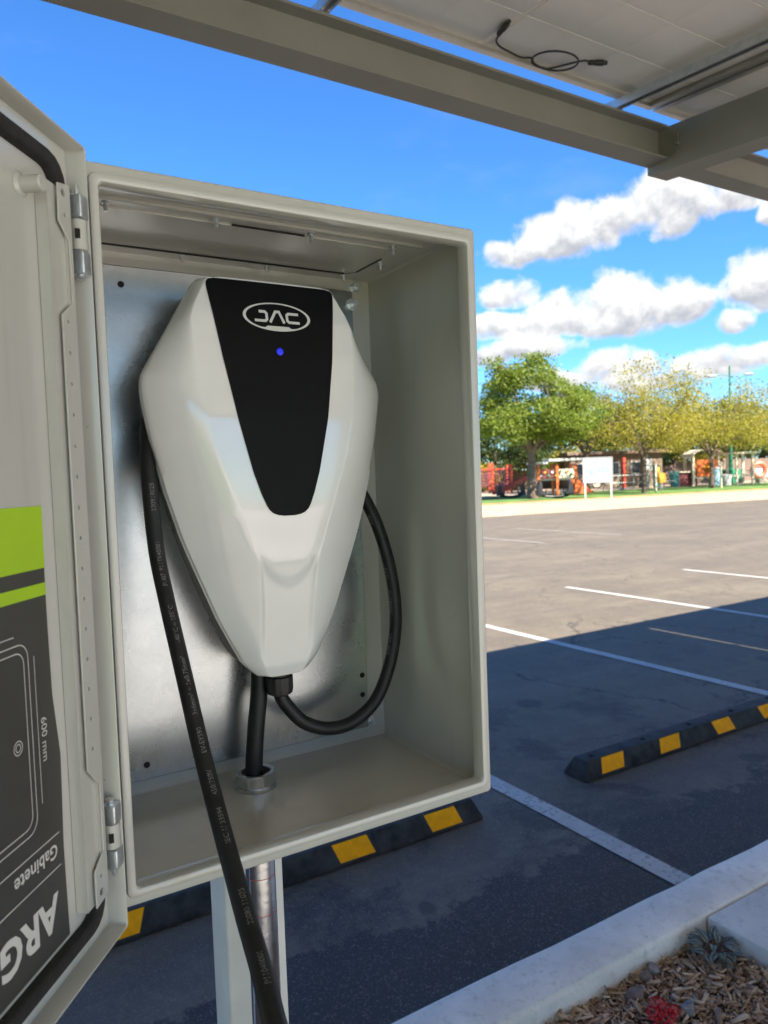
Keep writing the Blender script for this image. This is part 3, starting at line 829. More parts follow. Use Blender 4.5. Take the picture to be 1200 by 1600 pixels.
# black centre panel laid into the shell
PZ = [(.2965, .006), (.2975, .0125), (.2995, .0175), (.303, .0215), (.308, .0245), (.320, .0295), (.342, .0368), (.395, .0495), (.457, .0605), (.50, .0664), (.528, .0705), (.5335, .0702), (.5365, .0680), (.5376, .062)]
def pz(z): return float(np.interp(z, [a for a, _ in PZ], [b for _, b in PZ]))
bm = bmesh.new(); G = []
for z in np.concatenate([np.linspace(.2965, .31, 14)[:-1], np.linspace(.31, .53, 44)[:-1], np.linspace(.53, .5378, 12)]):
    w = pz(z); G.append([bm.verts.new(cw(XC+s*w, surf(XC+s*w, z)-.0014, z)) for s in np.linspace(-1, 1, 21)])
for a, b in zip(G, G[1:]):
    for k in range(20): bm.faces.new((a[k], a[k+1], b[k+1], b[k]))
loop = [r[-1] for r in G]+[v for v in G[-1][-2::-1]]+[r[0] for r in G[-2::-1]]+[v for v in G[0][1:-1]]
low = [bm.verts.new((v.co.x, v.co.y+.0022, v.co.z)) for v in loop]; n = len(loop)
for k in range(n): bm.faces.new((loop[k], low[k], low[(k+1) % n], loop[(k+1) % n]))
bmesh.ops.recalc_face_normals(bm, faces=bm.faces[:])
panel = mk('front_panel', bm, PANEL, charger, ang=28)
# oval emblem
LX, LZ, RX, RZ = .1995, .5020, .0375, .0150
LV, LF = [], []
N = 72
for i in range(N):
    t = 2*math.pi*i/N; c, s = math.cos(t), math.sin(t)
    ix, iz = (RX-.0032)*c, (RZ-.0013)*s
    if iz < -.0098:
        iz = -.0098-(.0017 if abs(ix) > .0125 else .0)*min(1, max(0, (abs(ix)-.0100)/.004))
        iz = max(iz, (RZ-.0013)*s)
    LV += [(RX*c, RZ*s), (ix, iz)]
for i in range(N): j = (i+1) % N; LF.append((2*i, 2*j, 2*j+1, 2*i+1))
def addl(v, f): b = len(LV); LV.extend(v); LF.extend([tuple(i+b for i in q) for q in f])
sw = .0028; h = .0056
addl(*strokes([[(-.0200, h-sw/2+.0006), (-.0135, h-sw/2+.0006), (-.0118, h-sw/2-.0012), (-.0118, -h+sw/2+.0012), (-.0135, -h+sw/2-.0006), (-.0252, -h+sw/2-.0006)],
               [(-.0085, -h-.0005), (-.0018, h), (.0022, h), (.0072, -h-.0005)],
               [(.0240, h-sw/2+.0002), (.0128, h-sw/2+.0002), (.0108, h-sw/2-.0014), (.0108, -h+sw/2+.0012), (.0128, -h+sw/2-.0006), (.0248, -h+sw/2-.0006)]], sw))
mkpy('emblem', [cw(LX+x, surf(LX+x, LZ+z)-.0019, LZ+z) for x, z in LV], LF, SILVER, panel)
ledm = bpy.data.materials.new('blue_led'); ledm.use_nodes = True; MATS['blue_led'] = ledm
lb = ledm.node_tree.nodes['Principled BSDF']; lb.inputs['Base Color'].default_value = (0.01, 0.02, 0.3, 1)
lb.inputs['Emission Color'].default_value = (0.008, 0.02, 1.0, 1); lb.inputs['Emission Strength'].default_value = 0.10
bm = bmesh.new(); y = surf(.1985, .4655); tube(bm, [cw(.1985, y-.0010, .4655), cw(.1985, y-.0019, .4655), cw(.1985, y-.0024, .4655)], [.0039, .0037, .0026], 20)
bmesh.ops.recalc_face_normals(bm, faces=bm.faces[:]); mk('indicator_light', bm, ledm, panel)
# cable gland under the body
gx, gy = .2030, .1560
bm = bmesh.new(); tube(bm, [cw(gx, gy, .127), cw(gx, gy, .1160)], .0130, 20); bmesh.ops.recalc_face_normals(bm, faces=bm.faces[:]); mk('gland_body', bm, DARKP, charger, .0006)
bm = bmesh.new(); seg = 48; R = []
for (r, z) in ((.0135, .1158), (.0152, .1150), (.0152, .1010), (.0140, .0965), (.0105, .0945), (.0084, .0945)):
    R.append([bm.verts.new(cw(gx+(r-(.0007 if k % 4 < 2 and .100 < z < .1155 else 0))*math.cos(2*math.pi*k/seg), gy+(r-(.0007 if k % 4 < 2 and .100 < z < .1155 else 0))*math.sin(2*math.pi*k/seg), z)) for k in range(seg)])
for a, b in zip(R, R[1:]):
    for k in range(seg): bm.faces.new((a[k], a[(k+1) % seg], b[(k+1) % seg], b[k]))
bmesh.ops.recalc_face_normals(bm, faces=bm.faces[:]); mk('gland_nut', bm, DARKP, charger)

# charging cable: gland - loop right - behind the charger - out left - over the front lip
CR = .0077
path = spline([(gx, gy, .1020), (gx+.001, gy, .0920), (.2110, .1540, .0790), (.2280, .1500, .0590), (.2560, .1480, .0465), (.2880, .1480, .0470), (.3210, .1490, .0660),
               (.3430, .1500, .1040), (.3545, .1510, .1490), (.3560, .1530, .1900), (.3500, .1570, .2370), (.3380, .1640, .2840), (.3200, .1780, .3300), (.2850, .1900, .3950), (.2300, .1970, .4500),
               (.1650, .1970, .4700), (.1080, .1860, .4450), (.0790, .1660, .4050), (.0705, .1490, .3700), (.0675, .1380, .3320), (.0680, .1260, .2690), (.0700, .1040, .2210), (.0725, .0660, .1560),
               (.0735, .0250, .0960), (.0710, -.0280, .0500), (.0655, -.0900, .0130), (.0540, -.1650, -.0080), (.030, -.26, -.03), (-.02, -.33, -.12), (-.10, -.33, -.34), (-.16, -.30, -.66), (-.18, -.24, -.95),
               (-.20, -.12, -1.16), (-.26, .08, -1.212), (-.45, .30, -1.216), (-.85, .40, -1.216), (-1.5, .45, -1.216)], 14)
path = [Vector(cw(*p)) for p in path]
cable = thing('charging_cable', 'thick black charging cable looping from the charger over the cabinet sill', 'cable', path[0])
bm = bmesh.new(); FR = []; tube(bm, path, CR, 20, fr=FR); bmesh.ops.recalc_face_normals(bm, faces=bm.faces[:])
jacket = mk('jacket', bm, CABLE, cable)
al = [0.0]
for a, b in zip(path, path[1:]): al.append(al[-1]+(b-a).length)
def near_s(pt):
    pt = Vector(cw(*pt)); i = min(range(len(path)), key=lambda k: (path[k]-pt).length); return al[i]
def wrap(s0, s, size, side, flip=1):
    v, f = text2d(s, size, 0.0, 2)
    P = []; tw = max(q[0] for q in v)
    for x, y, _ in v:
        sx = s0-(x-tw/2); i = max(0, min(len(path)-2, int(np.searchsorted(al, sx))-1)); t = (sx-al[i])/(al[i+1]-al[i])
        p, tg, u, w = FR[i]; q = path[i].lerp(path[i+1], t)
        tc_ = (CAM-q); tc_ = (tc_-tg*tc_.dot(tg)).normalized(); bn = tg.cross(tc_)
        a = side+(y-size*.35)/CR
        P.append(tuple(q+(tc_*math.cos(a)+bn*math.sin(a))*(CR+.0002)))
    return P, f
TV, TF = [], []
for (pt, s) in [((.0675, .134, .318), '230918025'), ((.068, .124, .262), 'P11T040001'), ((.069, .112, .238), 'FU07'), ((.0715, .09, .198), '-40\u00b0C ~ 105\u00b0C'),
                ((.073, .060, .147), '3x6mm\u00b2 + 1x0.75mm\u00b2'), ((.0735, .030, .103), 'EV-EYS90'), ((.0725, .004, .078), '450/750V'), ((.0705, -.030, .049), 'IEC 1/ 33594'), ((.0655, -.0880, .014), '22080 11025'), ((.0585, -.14, -.002), 'P11040001')]:
    P, f = wrap(near_s(pt), s, .0062, -.25, 1); stuff(mkpy('printed_marking', P, f, CPRINT, jacket))
for (pt, s) in [((.3380, .164, .284), '105\u00b0C'), ((.3540, .155, .215), 'EV 07'), ((.356, .152, .180), 'P11T040001'), ((.352, .151, .130), '230918025')]:
    P, f = wrap(near_s(pt), s, .0060, -.75, 1); stuff(mkpy('printed_marking', P, f, CPRINT, jacket))

# supply cable from the bushing up behind the body
sup = thing('supply_cable', 'short straight black supply cable between floor bushing and charger', 'cable', cw(cx, cy, 0))
tubeobj('jacket', [Vector(cw(*p)) for p in spline([(cx-.002, cy-.001, -.011), (cx-.0015, cy, .015), (cx+.003, cy+.001, .055), (cx+.009, cy+.002, .095), (cx+.011, cy+.003, .128), (cx+.011, cy+.003, .15)], 8)], .0097, CABLE, sup, 20)

# ------------------------------------------------------------------ solar carport
carport = thing('solar_carport', 'grey steel carport frame carrying solar panels over the stalls', 'carport', (2.52, 1.44, 0))
TAN = math.tan(math.radians(5)); CY, CZ = CAM.y, CAM.z
YE_, ZE_ = CY+2.037, CZ+1.450                      # lower face of the panels at their far edge
def sl(x, y, z):                                    # shear a level structure onto the 5 degree slope, hinged at the far edge
    return (x, y, z+(y-YE_)*TAN)
XL, XR = -13.35, 18.3
def ibeam(name, prof_axis, a, b, c, z0, z1, wdt, tf, tw, parent, slope=False):
    bm = bmesh.new(); f = sl if slope else None
    for (wa, wb, za, zb) in ((c-wdt/2, c+wdt/2, z0, z0+tf), (c-wdt/2, c+wdt/2, z1-tf, z1), (c-tw/2, c+tw/2, z0+tf, z1-tf)):
        if prof_axis == 'x': bx(bm, a, b, wa, wb, za, zb, f)
        else: bx(bm, wa, wb, a, b, za, zb, f)
    bmesh.ops.recalc_face_normals(bm, faces=bm.faces[:])
    return mk(name, bm, STEEL, parent)
bt, bb = CZ+1.390, CZ+1.254
rx = [2.517-5.0*k for k in range(1, 4)][::-1]+[2.517, 7.517, 12.517, 17.517]
for k, (a, b) in enumerate(zip([XL]+rx, rx+[XR])):
    lo = a+(.009 if a != XL else 0); hi = b-(.001 if b != XR else 0)
    ibeam('edge_beam', 'x', lo, hi, CY+2.05, bb, bt, .100, .0085, .007, carport)
    ibeam('edge_beam', 'x', lo, hi, CY-3.35, bb-5.4*TAN, bt-5.4*TAN, .100, .0085, .007, carport)
for x in rx:
    bm = bmesh.new(); ra, rb, rz0, rz1 = CY-3.46, CY+2.104, CZ+1.218, bt-.002
    bx(bm, x, x+.008, ra, rb, rz0, rz1, sl); bx(bm, x+.008, x+.120, ra, rb, rz0, rz0+.010, sl); bx(bm, x+.008, x+.120, ra, rb, rz1-.010, rz1, sl)
    bmesh.ops.recalc_face_normals(bm, faces=bm.faces[:]); raf = mk('rafter', bm, STEEL, carport)
    colm = box('column', (x-.09, x+.09, CY-2.9, CY-2.722, .03, 2.40), STEEL, carport, .004)
    box('column_base', (x-.2, x+.2, CY-3.0, CY-2.62, .038, .06), STEEL, colm)
    for dz in (.05, .11, .17):
        for yy in (CY+2.03,):
            bm = bmesh.new(); tube(bm, [(x-.0005, yy-.075, bt-.03-dz*.55), (x-.011, yy-.075, bt-.03-dz*.55)], .009, 6); bmesh.ops.recalc_face_normals(bm, faces=bm.faces[:]); mk('bolt', bm, STEEL, raf)
NROW = 5
PL, PW, GAP = 1.755, 1.096, .018
J0 = 2.462                                          # joint between two panels
def lipch(x, parent):
    bm = bmesh.new(); y0, y1 = CY-3.43, CY+2.10; z0, z1 = ZE_-.0330, ZE_-.0008; w = .0165; t = .0022
    for b_ in ((x-w, x-w+t, z0, z1), (x+w-t, x+w, z0, z1), (x-w+t, x+w-t, z1-t, z1), (x-w+t, x-w+.009, z0, z0+t), (x+w-.009, x+w-t, z0, z0+t)):
        bx(bm, b_[0], b_[1], y0, y1, b_[2], b_[3], sl)
    bmesh.ops.recalc_face_normals(bm, faces=bm.faces[:])
    s = mk('strut_channel', bm, STRUTM, parent)
    for yy in (CY+2.05, CY-3.35):
        bm = bmesh.new(); bx(bm, x-.016, x+.016, yy-.02, yy+.02, bt+.0005, z0-.0005, sl); bmesh.ops.recalc_face_normals(bm, faces=bm.faces[:]); mk('foot', bm, STRUTM, s, .002)
    return s
strut_px = []
for k in range(-8, 9):
    x0 = J0-GAP/2-PL+k*(PL+GAP)
    if x0 < XL or x0+PL > XR: continue
    strut_px += [x0+.275, x0+PL-.185]
for x in strut_px: lipch(x, carport)

# panel meshes shared between all panels (local origin at the far lower corner)
def panel_frame_mesh():
    bm = bmesh.new(); t, lip, h = .0018, .026, .033
    for b_ in ((0, PL, -t, 0, 0, h), (0, PL, -PW, -PW+t, 0, h), (0, t, -PW+t, -t, 0, h), (PL-t, PL, -PW+t, -t, 0, h),
               (t, PL-t, -lip, -t, 0, t), (t, PL-t, -PW+t, -PW+lip, 0, t), (t, lip, -PW+lip, -lip, 0, t), (PL-lip, PL-t, -PW+lip, -lip, 0, t)):
        bx(bm, *b_)
    bmesh.ops.recalc_face_normals(bm, faces=bm.faces[:])
    me = bpy.data.meshes.new('frame'); bm.to_mesh(me); bm.free(); me.materials.append(ALU); return me
def simple_mesh(name, b_, mat):
    bm = bmesh.new(); bx(bm, *b_); bmesh.ops.recalc_face_normals(bm, faces=bm.faces[:])
    me = bpy.data.meshes.new(name); bm.to_mesh(me); bm.free(); me.materials.append(mat); return me
glass_m, Tg, bg_, tcg = custom('encapsulant_sheet')
trn = Tg.new('ShaderNodeBsdfTranslucent'); trn.inputs[0].default_value = (0.52, 0.50, 0.45, 1)
dif = Tg.new('ShaderNodeBsdfDiffuse'); dif.inputs[0].default_value = (0.50, 0.48, 0.44, 1)
mx = Tg.new('ShaderNodeMixShader'); mx.inputs[0].default_value = 0.30
Tg.l.new(dif.outputs[0], mx.inputs[1]); Tg.l.new(trn.outputs[0], mx.inputs[2]); Tg.l.new(mx.outputs[0], Tg.n['Material Output'].inputs[0])
FRM = panel_frame_mesh()
SHT = simple_mesh('sheet', (.0019, PL-.0019, -PW+.0019, -.0019, .0285, .0325), glass_m)
cgap = .0045; ncx, ncy, mid = 8, 5, .020
cgx = .0007
cwid = (PL-.030-mid-cgx*(ncx-2))/ncx; chei = (PW-.030-cgap*(ncy-1))/ncy
CLM = simple_mesh('cell', (0, cwid, -chei, 0, .0268, .0280), CELL)
MERGE = None
slopeM = Matrix.Rotation(math.radians(5), 4, 'X')
for k in range(-8, 9):
    x0 = J0-GAP/2-PL+k*(PL+GAP)
    if x0 < XL or x0+PL > XR: continue
    for r in range(NROW):
        y = YE_-r*(PW+GAP)*math.cos(math.radians(5)); z = ZE_-r*(PW+GAP)*math.sin(math.radians(5))
        fr_ = bpy.data.objects.new('solar_panel', FRM); COL.objects.link(fr_)
        fr_.matrix_world = Matrix.Translation((x0, y, z)) @ slopeM
        wm = fr_.matrix_world.copy()
        fr_.parent = carport; fr_.matrix_parent_inverse = Matrix.Translation(carport.location).inverted(); fr_.matrix_basis = wm
        s = bpy.data.objects.new('backsheet', SHT); COL.objects.link(s); s.parent = fr_
        if k in (-1, 0, 1) and r < 2:
            for i in range(ncx):
                for j in range(ncy):
                    c = bpy.data.objects.new('cell', CLM); COL.objects.link(c); c.parent = fr_
                    c.location = (.015+i*cwid+(i if i < ncx//2 else i-1)*cgx+(mid if i >= ncx//2 else 0), -.015-j*(chei+cgap), 0)
        else:
            if MERGE is None:
                bm = bmesh.new()
                for i in range(ncx):
                    for j in range(ncy):
                        xx = .015+i*cwid+(i if i < ncx//2 else i-1)*cgx+(mid if i >= ncx//2 else 0); yy = -.015-j*(chei+cgap)
                        bx(bm, xx, xx+cwid, yy-chei, yy, .0268, .0280)
                bmesh.ops.recalc_face_normals(bm, faces=bm.faces[:]); MERGE = bpy.data.meshes.new('cells'); bm.to_mesh(MERGE); bm.free(); MERGE.materials.append(CELL)
            c = bpy.data.objects.new('cells', MERGE); COL.objects.link(c); c.parent = fr_; stuff(c)

# unseen flat strips added to block sun leaking through the panel joints (one joint is left open and lets a thin line of sun through)
rowl = (PW+GAP)*NROW
for k in range(-8, 10):
    xj = J0+(k-1)*(PL+GAP)
    if xj < XL or xj > XR or abs(xj-6.008) < .1: continue
    bm = bmesh.new(); bx(bm, xj-.022, xj+.022, -rowl, 0, .0335, .036, lambda x, y, z: tuple(Matrix.Translation((0, YE_, ZE_)) @ slopeM @ Vector((x, y, z))))
    bmesh.ops.recalc_face_normals(bm, faces=bm.faces[:]); mk('joint_sun_block', bm, ALU, carport)
for r in range(1, NROW):
    yj = -r*(PW+GAP)+GAP/2
    bm = bmesh.new(); bx(bm, XL, XR, yj-.022, yj+.022, .0365, .039, lambda x, y, z: tuple(Matrix.Translation((0, YE_, ZE_)) @ slopeM @ Vector((x, y, z))))
    bmesh.ops.recalc_face_normals(bm, faces=bm.faces[:]); mk('joint_sun_block', bm, ALU, carport)

# loose lead with two plugs, taped under the panel
def pvp(X, Y, drop=.006):
    x = (X+.1118)*.740-.1118; y = CY+Y*.740; return Vector((x, y, ZE_+(y-YE_)*TAN+.0268-drop))
lead = thing('solar_lead', 'thin black lead with a coil and two plugs hanging under a solar panel', 'lead', pvp(2.45, 2.63))
LP = [(2.165, 2.60), (2.185, 2.655), (2.235, 2.690), (2.31, 2.705), (2.39, 2.715)]
circ = [(2.53+.118*math.cos(a), 2.635+.098*math.sin(a)) for a in np.linspace(2.45, 2.45-2*math.pi-1.35, 26)]
pts = [pvp(*p, .010) for p in LP]+[pvp(x, y, .008+.016*math.sin(i/26*3.1)) for i, (x, y) in enumerate(circ)]+[pvp(2.66, 2.585, .010), pvp(2.70, 2.578, .010)]
tubeobj('wire', spline(pts, 5), .0034, BLACKR, lead, 8)
def plug(a, b):
    a, b = pvp(*a, .011), pvp(*b, .011); bm = bmesh.new()
    tube(bm, [a, a.lerp(b, .06), a.lerp(b, .4), a.lerp(b, .42), a.lerp(b, .8), a.lerp(b, .82), b], [.005, .0085, .0085, .0102, .0102, .0075, .0070], 12)
    bmesh.ops.recalc_face_normals(bm, faces=bm.faces[:]); mk('plug', bm, BLACKR, lead)
plug((2.160, 2.612), (2.128, 2.500)); plug((2.695, 2.580), (2.775, 2.533))

# ------------------------------------------------------------------ wheel stops
def wheel_stop(x0, label):
    t = thing('wheel_stop', label, 'wheel stop', (x0+.915, 2.115, 0), 'rubber wheel stops in the stalls')
    L = 1.83; YN, YF, ZT = 2.040, 2.200, .098
    bm = bmesh.new(); ts = .030
    prof = lambda e: [(YN+e, .004), (YN+e, .018), (YN+e+.034, ZT), (YF-e-.040, ZT), (YF-e, .018), (YF-e, .004)]
    A = [bm.verts.new((x0, y, min(z, .018))) for y, z in prof(0)]
    B = [bm.verts.new((x0+(.038 if z > .05 else 0.001), y, z)) for y, z in prof(0)]
    C_ = [bm.verts.new((x0+L-(.038 if z > .05 else 0.001), y, z)) for y, z in prof(0)]
    bmesh.ops.delete(bm, geom=A, context='VERTS')
    n = 6
    for k in range(n): bm.faces.new((B[k], B[(k+1) % n], C_[(k+1) % n], C_[k]))
    bm.faces.new(B[::-1]); bm.faces.new(C_)
    bmesh.ops.recalc_face_normals(bm, faces=bm.faces[:])
    body = mk('body', bm, RUBBER, t, .003, 2)
    for i, xb in enumerate((.130, .590, 1.075, 1.535)):
        sk_ = .030 if i < 2 else -.030
        def fp(s, v):                                # s along, v 0..1 up the near slope
            y = YN+.034*v; z = .018+(ZT-.018)*v; nv = Vector((0, -(ZT-.018), .034)).normalized()*.0016
            return (x0+xb+s+sk_*(v-.5), y+nv.y, z+nv.z)
        V = [fp(0, .06), fp(.165, .06), fp(.165, .94), fp(0, .94)]
        bm = bmesh.new(); vv = [bm.verts.new(p) for p in V]; f = bm.faces.new(vv)
        r = bmesh.ops.extrude_face_region(bm, geom=[f]); ev = [g_ for g_ in r['geom'] if isinstance(g_, bmesh.types.BMVert)]
        bmesh.ops.translate(bm, verts=ev, vec=(0, .0012, -.0005)); bmesh.ops.recalc_face_normals(bm, faces=bm.faces[:])
        mk('yellow_band', bm, YELLOW, t)
        def fq(s, v): return (x0+xb+s+sk_*.2, YN+.034+.006+v*.03, ZT+.0012)
    for xb in (.115, .52, .92, 1.32, 1.715):
        bm = bmesh.new(); tube(bm, [(x0+xb, 2.118, ZT-.001), (x0+xb, 2.118, ZT+.003), (x0+xb, 2.118, ZT+.006)], [.016, .016, .010], 14)
        bmesh.ops.recalc_face_normals(bm, faces=bm.faces[:]); mk('bolt_cap', bm, HOLE, t)
wheel_stop(.130, 'black rubber wheel stop with yellow bands behind the support post')
wheel_stop(2.632, 'black rubber wheel stop with yellow bands across the white line from the support post')

# ------------------------------------------------------------------ planting bed contents
MULCH = mat_island('wood_chips', [(0.30, 0.19, 0.115), (0.52, 0.35, 0.215), (0.70, 0.53, 0.37), (0.34, 0.20, 0.115), (0.72, 0.56, 0.40), (0.52, 0.34, 0.205), (0.28, 0.165, 0.10)], 0.85)
def chips(n, x0, x1, y0, y1, lmin, lmax, z0):
    Q = []
    c = np.stack([rng.uniform(x0, x1, n), rng.uniform(y0, y1, n), z0+rng.uniform(0, .016, n)], -1)
    yaw = rng.uniform(0, math.pi*2, n); pit = rng.normal(0, .28, n); rol = rng.normal(0, .6, n)
    L = rng.uniform(lmin, lmax, n)*rng.choice([.6, 1, 1.5], n); Wd = L*rng.uniform(.12, .38, n); Hh = np.minimum(.006, Wd*rng.uniform(.3, .7, n))
    a = np.stack([np.cos(yaw)*np.cos(pit), np.sin(yaw)*np.cos(pit), np.sin(pit)], -1)
    s = np.stack([-np.sin(yaw)*np.cos(rol), np.cos(yaw)*np.cos(rol), np.sin(rol)], -1)
    k = np.cross(a, s)
    V = []
    for (i, j, w) in ((-1, -1, -1), (1, -.6, -1), (1, .5, -1), (-1, 1, -1), (-1, -1, 1), (1, -.6, 1), (1, .5, 1), (-1, 1, 1)):
        V.append(c+a*(L/2*i)[:, None]+s*(Wd/2*j)[:, None]+k*(Hh/2*w)[:, None])
    return np.stack(V, 1)
CH = np.concatenate([chips(14000, .95, 1.965, .12, .885, .007, .022, .044), chips(1300, 1.1, 1.965, .25, .885, .016, .036, .056), chips(2200, .2, 1.2, -.9, .88, .02, .05, .045)])
n = len(CH); V = CH.reshape(-1, 3); base = (np.arange(n)*8)[:, None, None]
Fq = (np.array([(0, 3, 2, 1), (4, 5, 6, 7), (0, 1, 5, 4), (1, 2, 6, 5), (2, 3, 7, 6), (3, 0, 4, 7)])[None]+base).reshape(-1, 4)
me = bpy.data.meshes.new('bark_mulch'); me.vertices.add(len(V)); me.vertices.foreach_set('co', V.astype(np.float32).reshape(-1))
me.loops.add(len(Fq)*4); me.loops.foreach_set('vertex_index', Fq.astype(np.int32).reshape(-1)); me.polygons.add(len(Fq)); me.polygons.foreach_set('loop_start', np.arange(0, len(Fq)*4, 4, dtype=np.int32)); me.update(); me.validate()
mul = link('bark_mulch', me, MULCH); stuff(mul); tag(mul, 'brown shredded bark mulch filling the bed along the kerb', 'mulch')

ROCK = M('stone_grey', (0.20, 0.19, 0.18), 0.85, 0, 0.3, 30, 0.8, 90); ROCKB = M('stone_brown', (0.17, 0.125, 0.10), 0.85, 0, 0.3, 30, 0.8, 90)
def stone(name, p, s, mat, label, cat='stone'):
    bm = bmesh.new(); bmesh.ops.create_icosphere(bm, subdivisions=2, radius=1)
    for v in bm.verts:
        d = v.co.copy(); k = 1+.22*math.sin(d.x*3.1+p[0]*40)*math.cos(d.y*2.7+p[1]*30)+random.uniform(-.09, .09)
        v.co = Vector((p[0]+d.x*s[0]*k, p[1]+d.y*s[1]*k, p[2]+d.z*s[2]*k))
    return tag(mk(name, bm, mat, ang=25), label, cat)
stone('stone', (1.628, .852, .070), (.021, .018, .017), ROCKB, 'rounded brown stone lying in mulch close to the kerb')
stone('stone', (1.676, .865, .070), (.018, .020, .016), ROCK, 'small grey brown pebble touching a brown stone near the kerb')
stone('stone', (1.618, .700, .070), (.024, .017, .020), ROCK, 'angular dark grey stone beside the red flower cluster')
stone('clod', (1.545, .822, .066), (.036, .024, .014), ROCKB, 'low dark earth clod between brown stone and red flowers', 'earth')

# striped-leaf plant in the corner of the bed
def mat_stripe():
    m, T, b, tc = custom('striped_leaf')
    uv = T.new('ShaderNodeUVMap').outputs[0]; sp = T.new('ShaderNodeSeparateXYZ'); T.put(sp.inputs[0], uv)
    x = T.math('ABSOLUTE', T.math('SUBTRACT', sp.outputs[0], .5))
    s = T.ramp(T.math('ADD', x, T.math('MULTIPLY', T.math('SUBTRACT', T.noise(tc, 90, 3, .6), .5), .10)),
               [(0.03, (0.06, 0.06, 0.055)), (0.12, (0.055, 0.075, 0.060)), (0.21, (0.23, 0.25, 0.215)), (0.30, (0.20, 0.22, 0.19)), (0.38, (0.06, 0.085, 0.070))])
    T.put(b.inputs['Base Color'], s); b.inputs['Roughness'].default_value = 0.62; b.inputs['Specular IOR Level'].default_value = 0.15
    return m
STRIPE = mat_stripe(); STEMM = M('purple_stem', (0.09, 0.045, 0.06), 0.6)
def leaf(name, base, tip, w, droop, mat, parent, twist=0.0):
    base, tip = Vector(base), Vector(tip); ax = tip-base; L = ax.length; a = ax.normalized()
    side = a.cross(Vector((0, 0, 1))); side = side.normalized() if side.length > 1e-4 else Vector((1, 0, 0))
    nrm = side.cross(a).normalized(); side = (side*math.cos(twist)+nrm*math.sin(twist)); nrm = side.cross(a)
    V, F, UV = [], [], []
    n = 8
    for i in range(n+1):
        t = i/n; ww = w*(math.sin(math.pi*min(1, t*.93+.05))**.75)*(1-.25*t)
        if i == n: ww = .0004
        c = base+a*(L*t)+nrm*(droop*math.sin(math.pi*t)-droop*1.2*t*t)
        for s_, up_ in ((-1, .12), (0, 0), (1, .12)):
            V.append(c+side*(ww*s_)+nrm*(ww*up_)); UV.append((.5+.5*s_, t))
        if i:
            for k in (0, 1): F.append((3*i-3+k, 3*i-2+k, 3*i+1+k, 3*i+k))
    o = mkpy(name, V, F, mat, parent, True); uvl = o.data.uv_layers.new(name='UVMap')
    for lp in o.data.loops: uvl.data[lp.index].uv = UV[lp.vertex_index]
    return o
plant = thing('striped_plant', 'small trailing plant with silver striped pointed leaves in the bed corner', 'plant', (1.885, .80, .05))
pc = Vector((1.885, .800, .055))
for i in range(30):
    a = i*2.399+random.uniform(-.3, .3); r = .012+.062*math.sqrt((i+.5)/30); hgt = .075-.045*(i/30)+random.uniform(-.012, .014)
    b = pc+Vector((math.cos(a)*r*.8, math.sin(a)*r*.75, hgt*.75)); ln = random.uniform(.034, .056); a2 = a+random.uniform(-.9, .9)
    tp = b+Vector((math.cos(a2)*ln*.9, math.sin(a2)*ln*.9, random.uniform(-.010, .030)))
    leaf('leaf', b, tp, random.uniform(.0125, .0165), .006, STRIPE, plant, random.uniform(-.35, .35))
for i in range(7):
    a = i*.9; tubeobj('stem', [pc+Vector((0, 0, -.01)), pc+Vector((math.cos(a)*.025, math.sin(a)*.025, .03)), pc+Vector((math.cos(a)*.055, math.sin(a)*.05, .045))], [.003, .0025, .0018], STEMM, plant, 6)

# red flower cluster
FLOWER = mat_island('red_petals', [(0.46, 0.006, 0.014), (0.74, 0.014, 0.024), (0.60, 0.008, 0.018), (0.82, 0.03, 0.04)], 0.5)
fl = thing('red_flower', 'bright red cluster of tiny flowers growing out of the mulch', 'flower', (1.535, .715, .04))
GLEAF = M('flower_leaf', (0.035, 0.06, 0.025), 0.5, 0, 0.3, 40)
for hi, (hx, hy, hz, hr) in enumerate([(1.512, .730, .078, .026), (1.545, .742, .088, .024), (1.530, .700, .080, .026), (1.565, .712, .078, .022), (1.500, .700, .068, .02)]):
    Q = []
    for i in range(170):
        v = Vector(rng.normal(0, 1, 3)); v.z = abs(v.z)*.8; v.normalize(); p = Vector((hx, hy, hz))+Vector((v.x*hr, v.y*hr, v.z*hr*.62))*random.uniform(.75, 1.05)
        t, u, w = frame_of(v+Vector(rng.normal(0, .5, 3))); s_ = random.uniform(.0022, .0042)
        Q.append([p+u*s_, p+w*s_*.7, p-u*s_, p-w*s_*.7])
    o = quads('flower_head', Q, FLOWER, fl)
    tubeobj('stem', [(hx+(1.535-hx)*.6, hy+(.715-hy)*.6, .045), (hx, hy, hz)], .0022, GLEAF, fl, 6)
for i in range(9):
    a = i*.7; b = Vector((1.533, .716, .055)); leaf('leaf', b, b+Vector((math.cos(a)*.05, math.sin(a)*.05, .01)), .012, .004, GLEAF, fl)

# ------------------------------------------------------------------ park: trees
BARK = M('bark_brown', (0.13, 0.095, 0.07), 0.9, 0, 0.35, 6, 0.8, 30)
LGREEN = mat_leaf('leaf_green', (0.070, 0.105, 0.016), (0.155, 0.210, 0.034), (0.260, 0.300, 0.060), .42)
LOLIVE = mat_leaf('leaf_olive', (0.150, 0.145, 0.022), (0.280, 0.250, 0.042), (0.390, 0.330, 0.085), .45)
LDARK = mat_leaf('leaf_dark', (0.020, 0.038, 0.010), (0.045, 0.075, 0.018), (0.085, 0.115, 0.028), .3)
LYEL = mat_leaf('leaf_yellow', (0.25, 0.19, 0.01), (0.42, 0.32, 0.02), (0.55, 0.44, 0.04), .35)

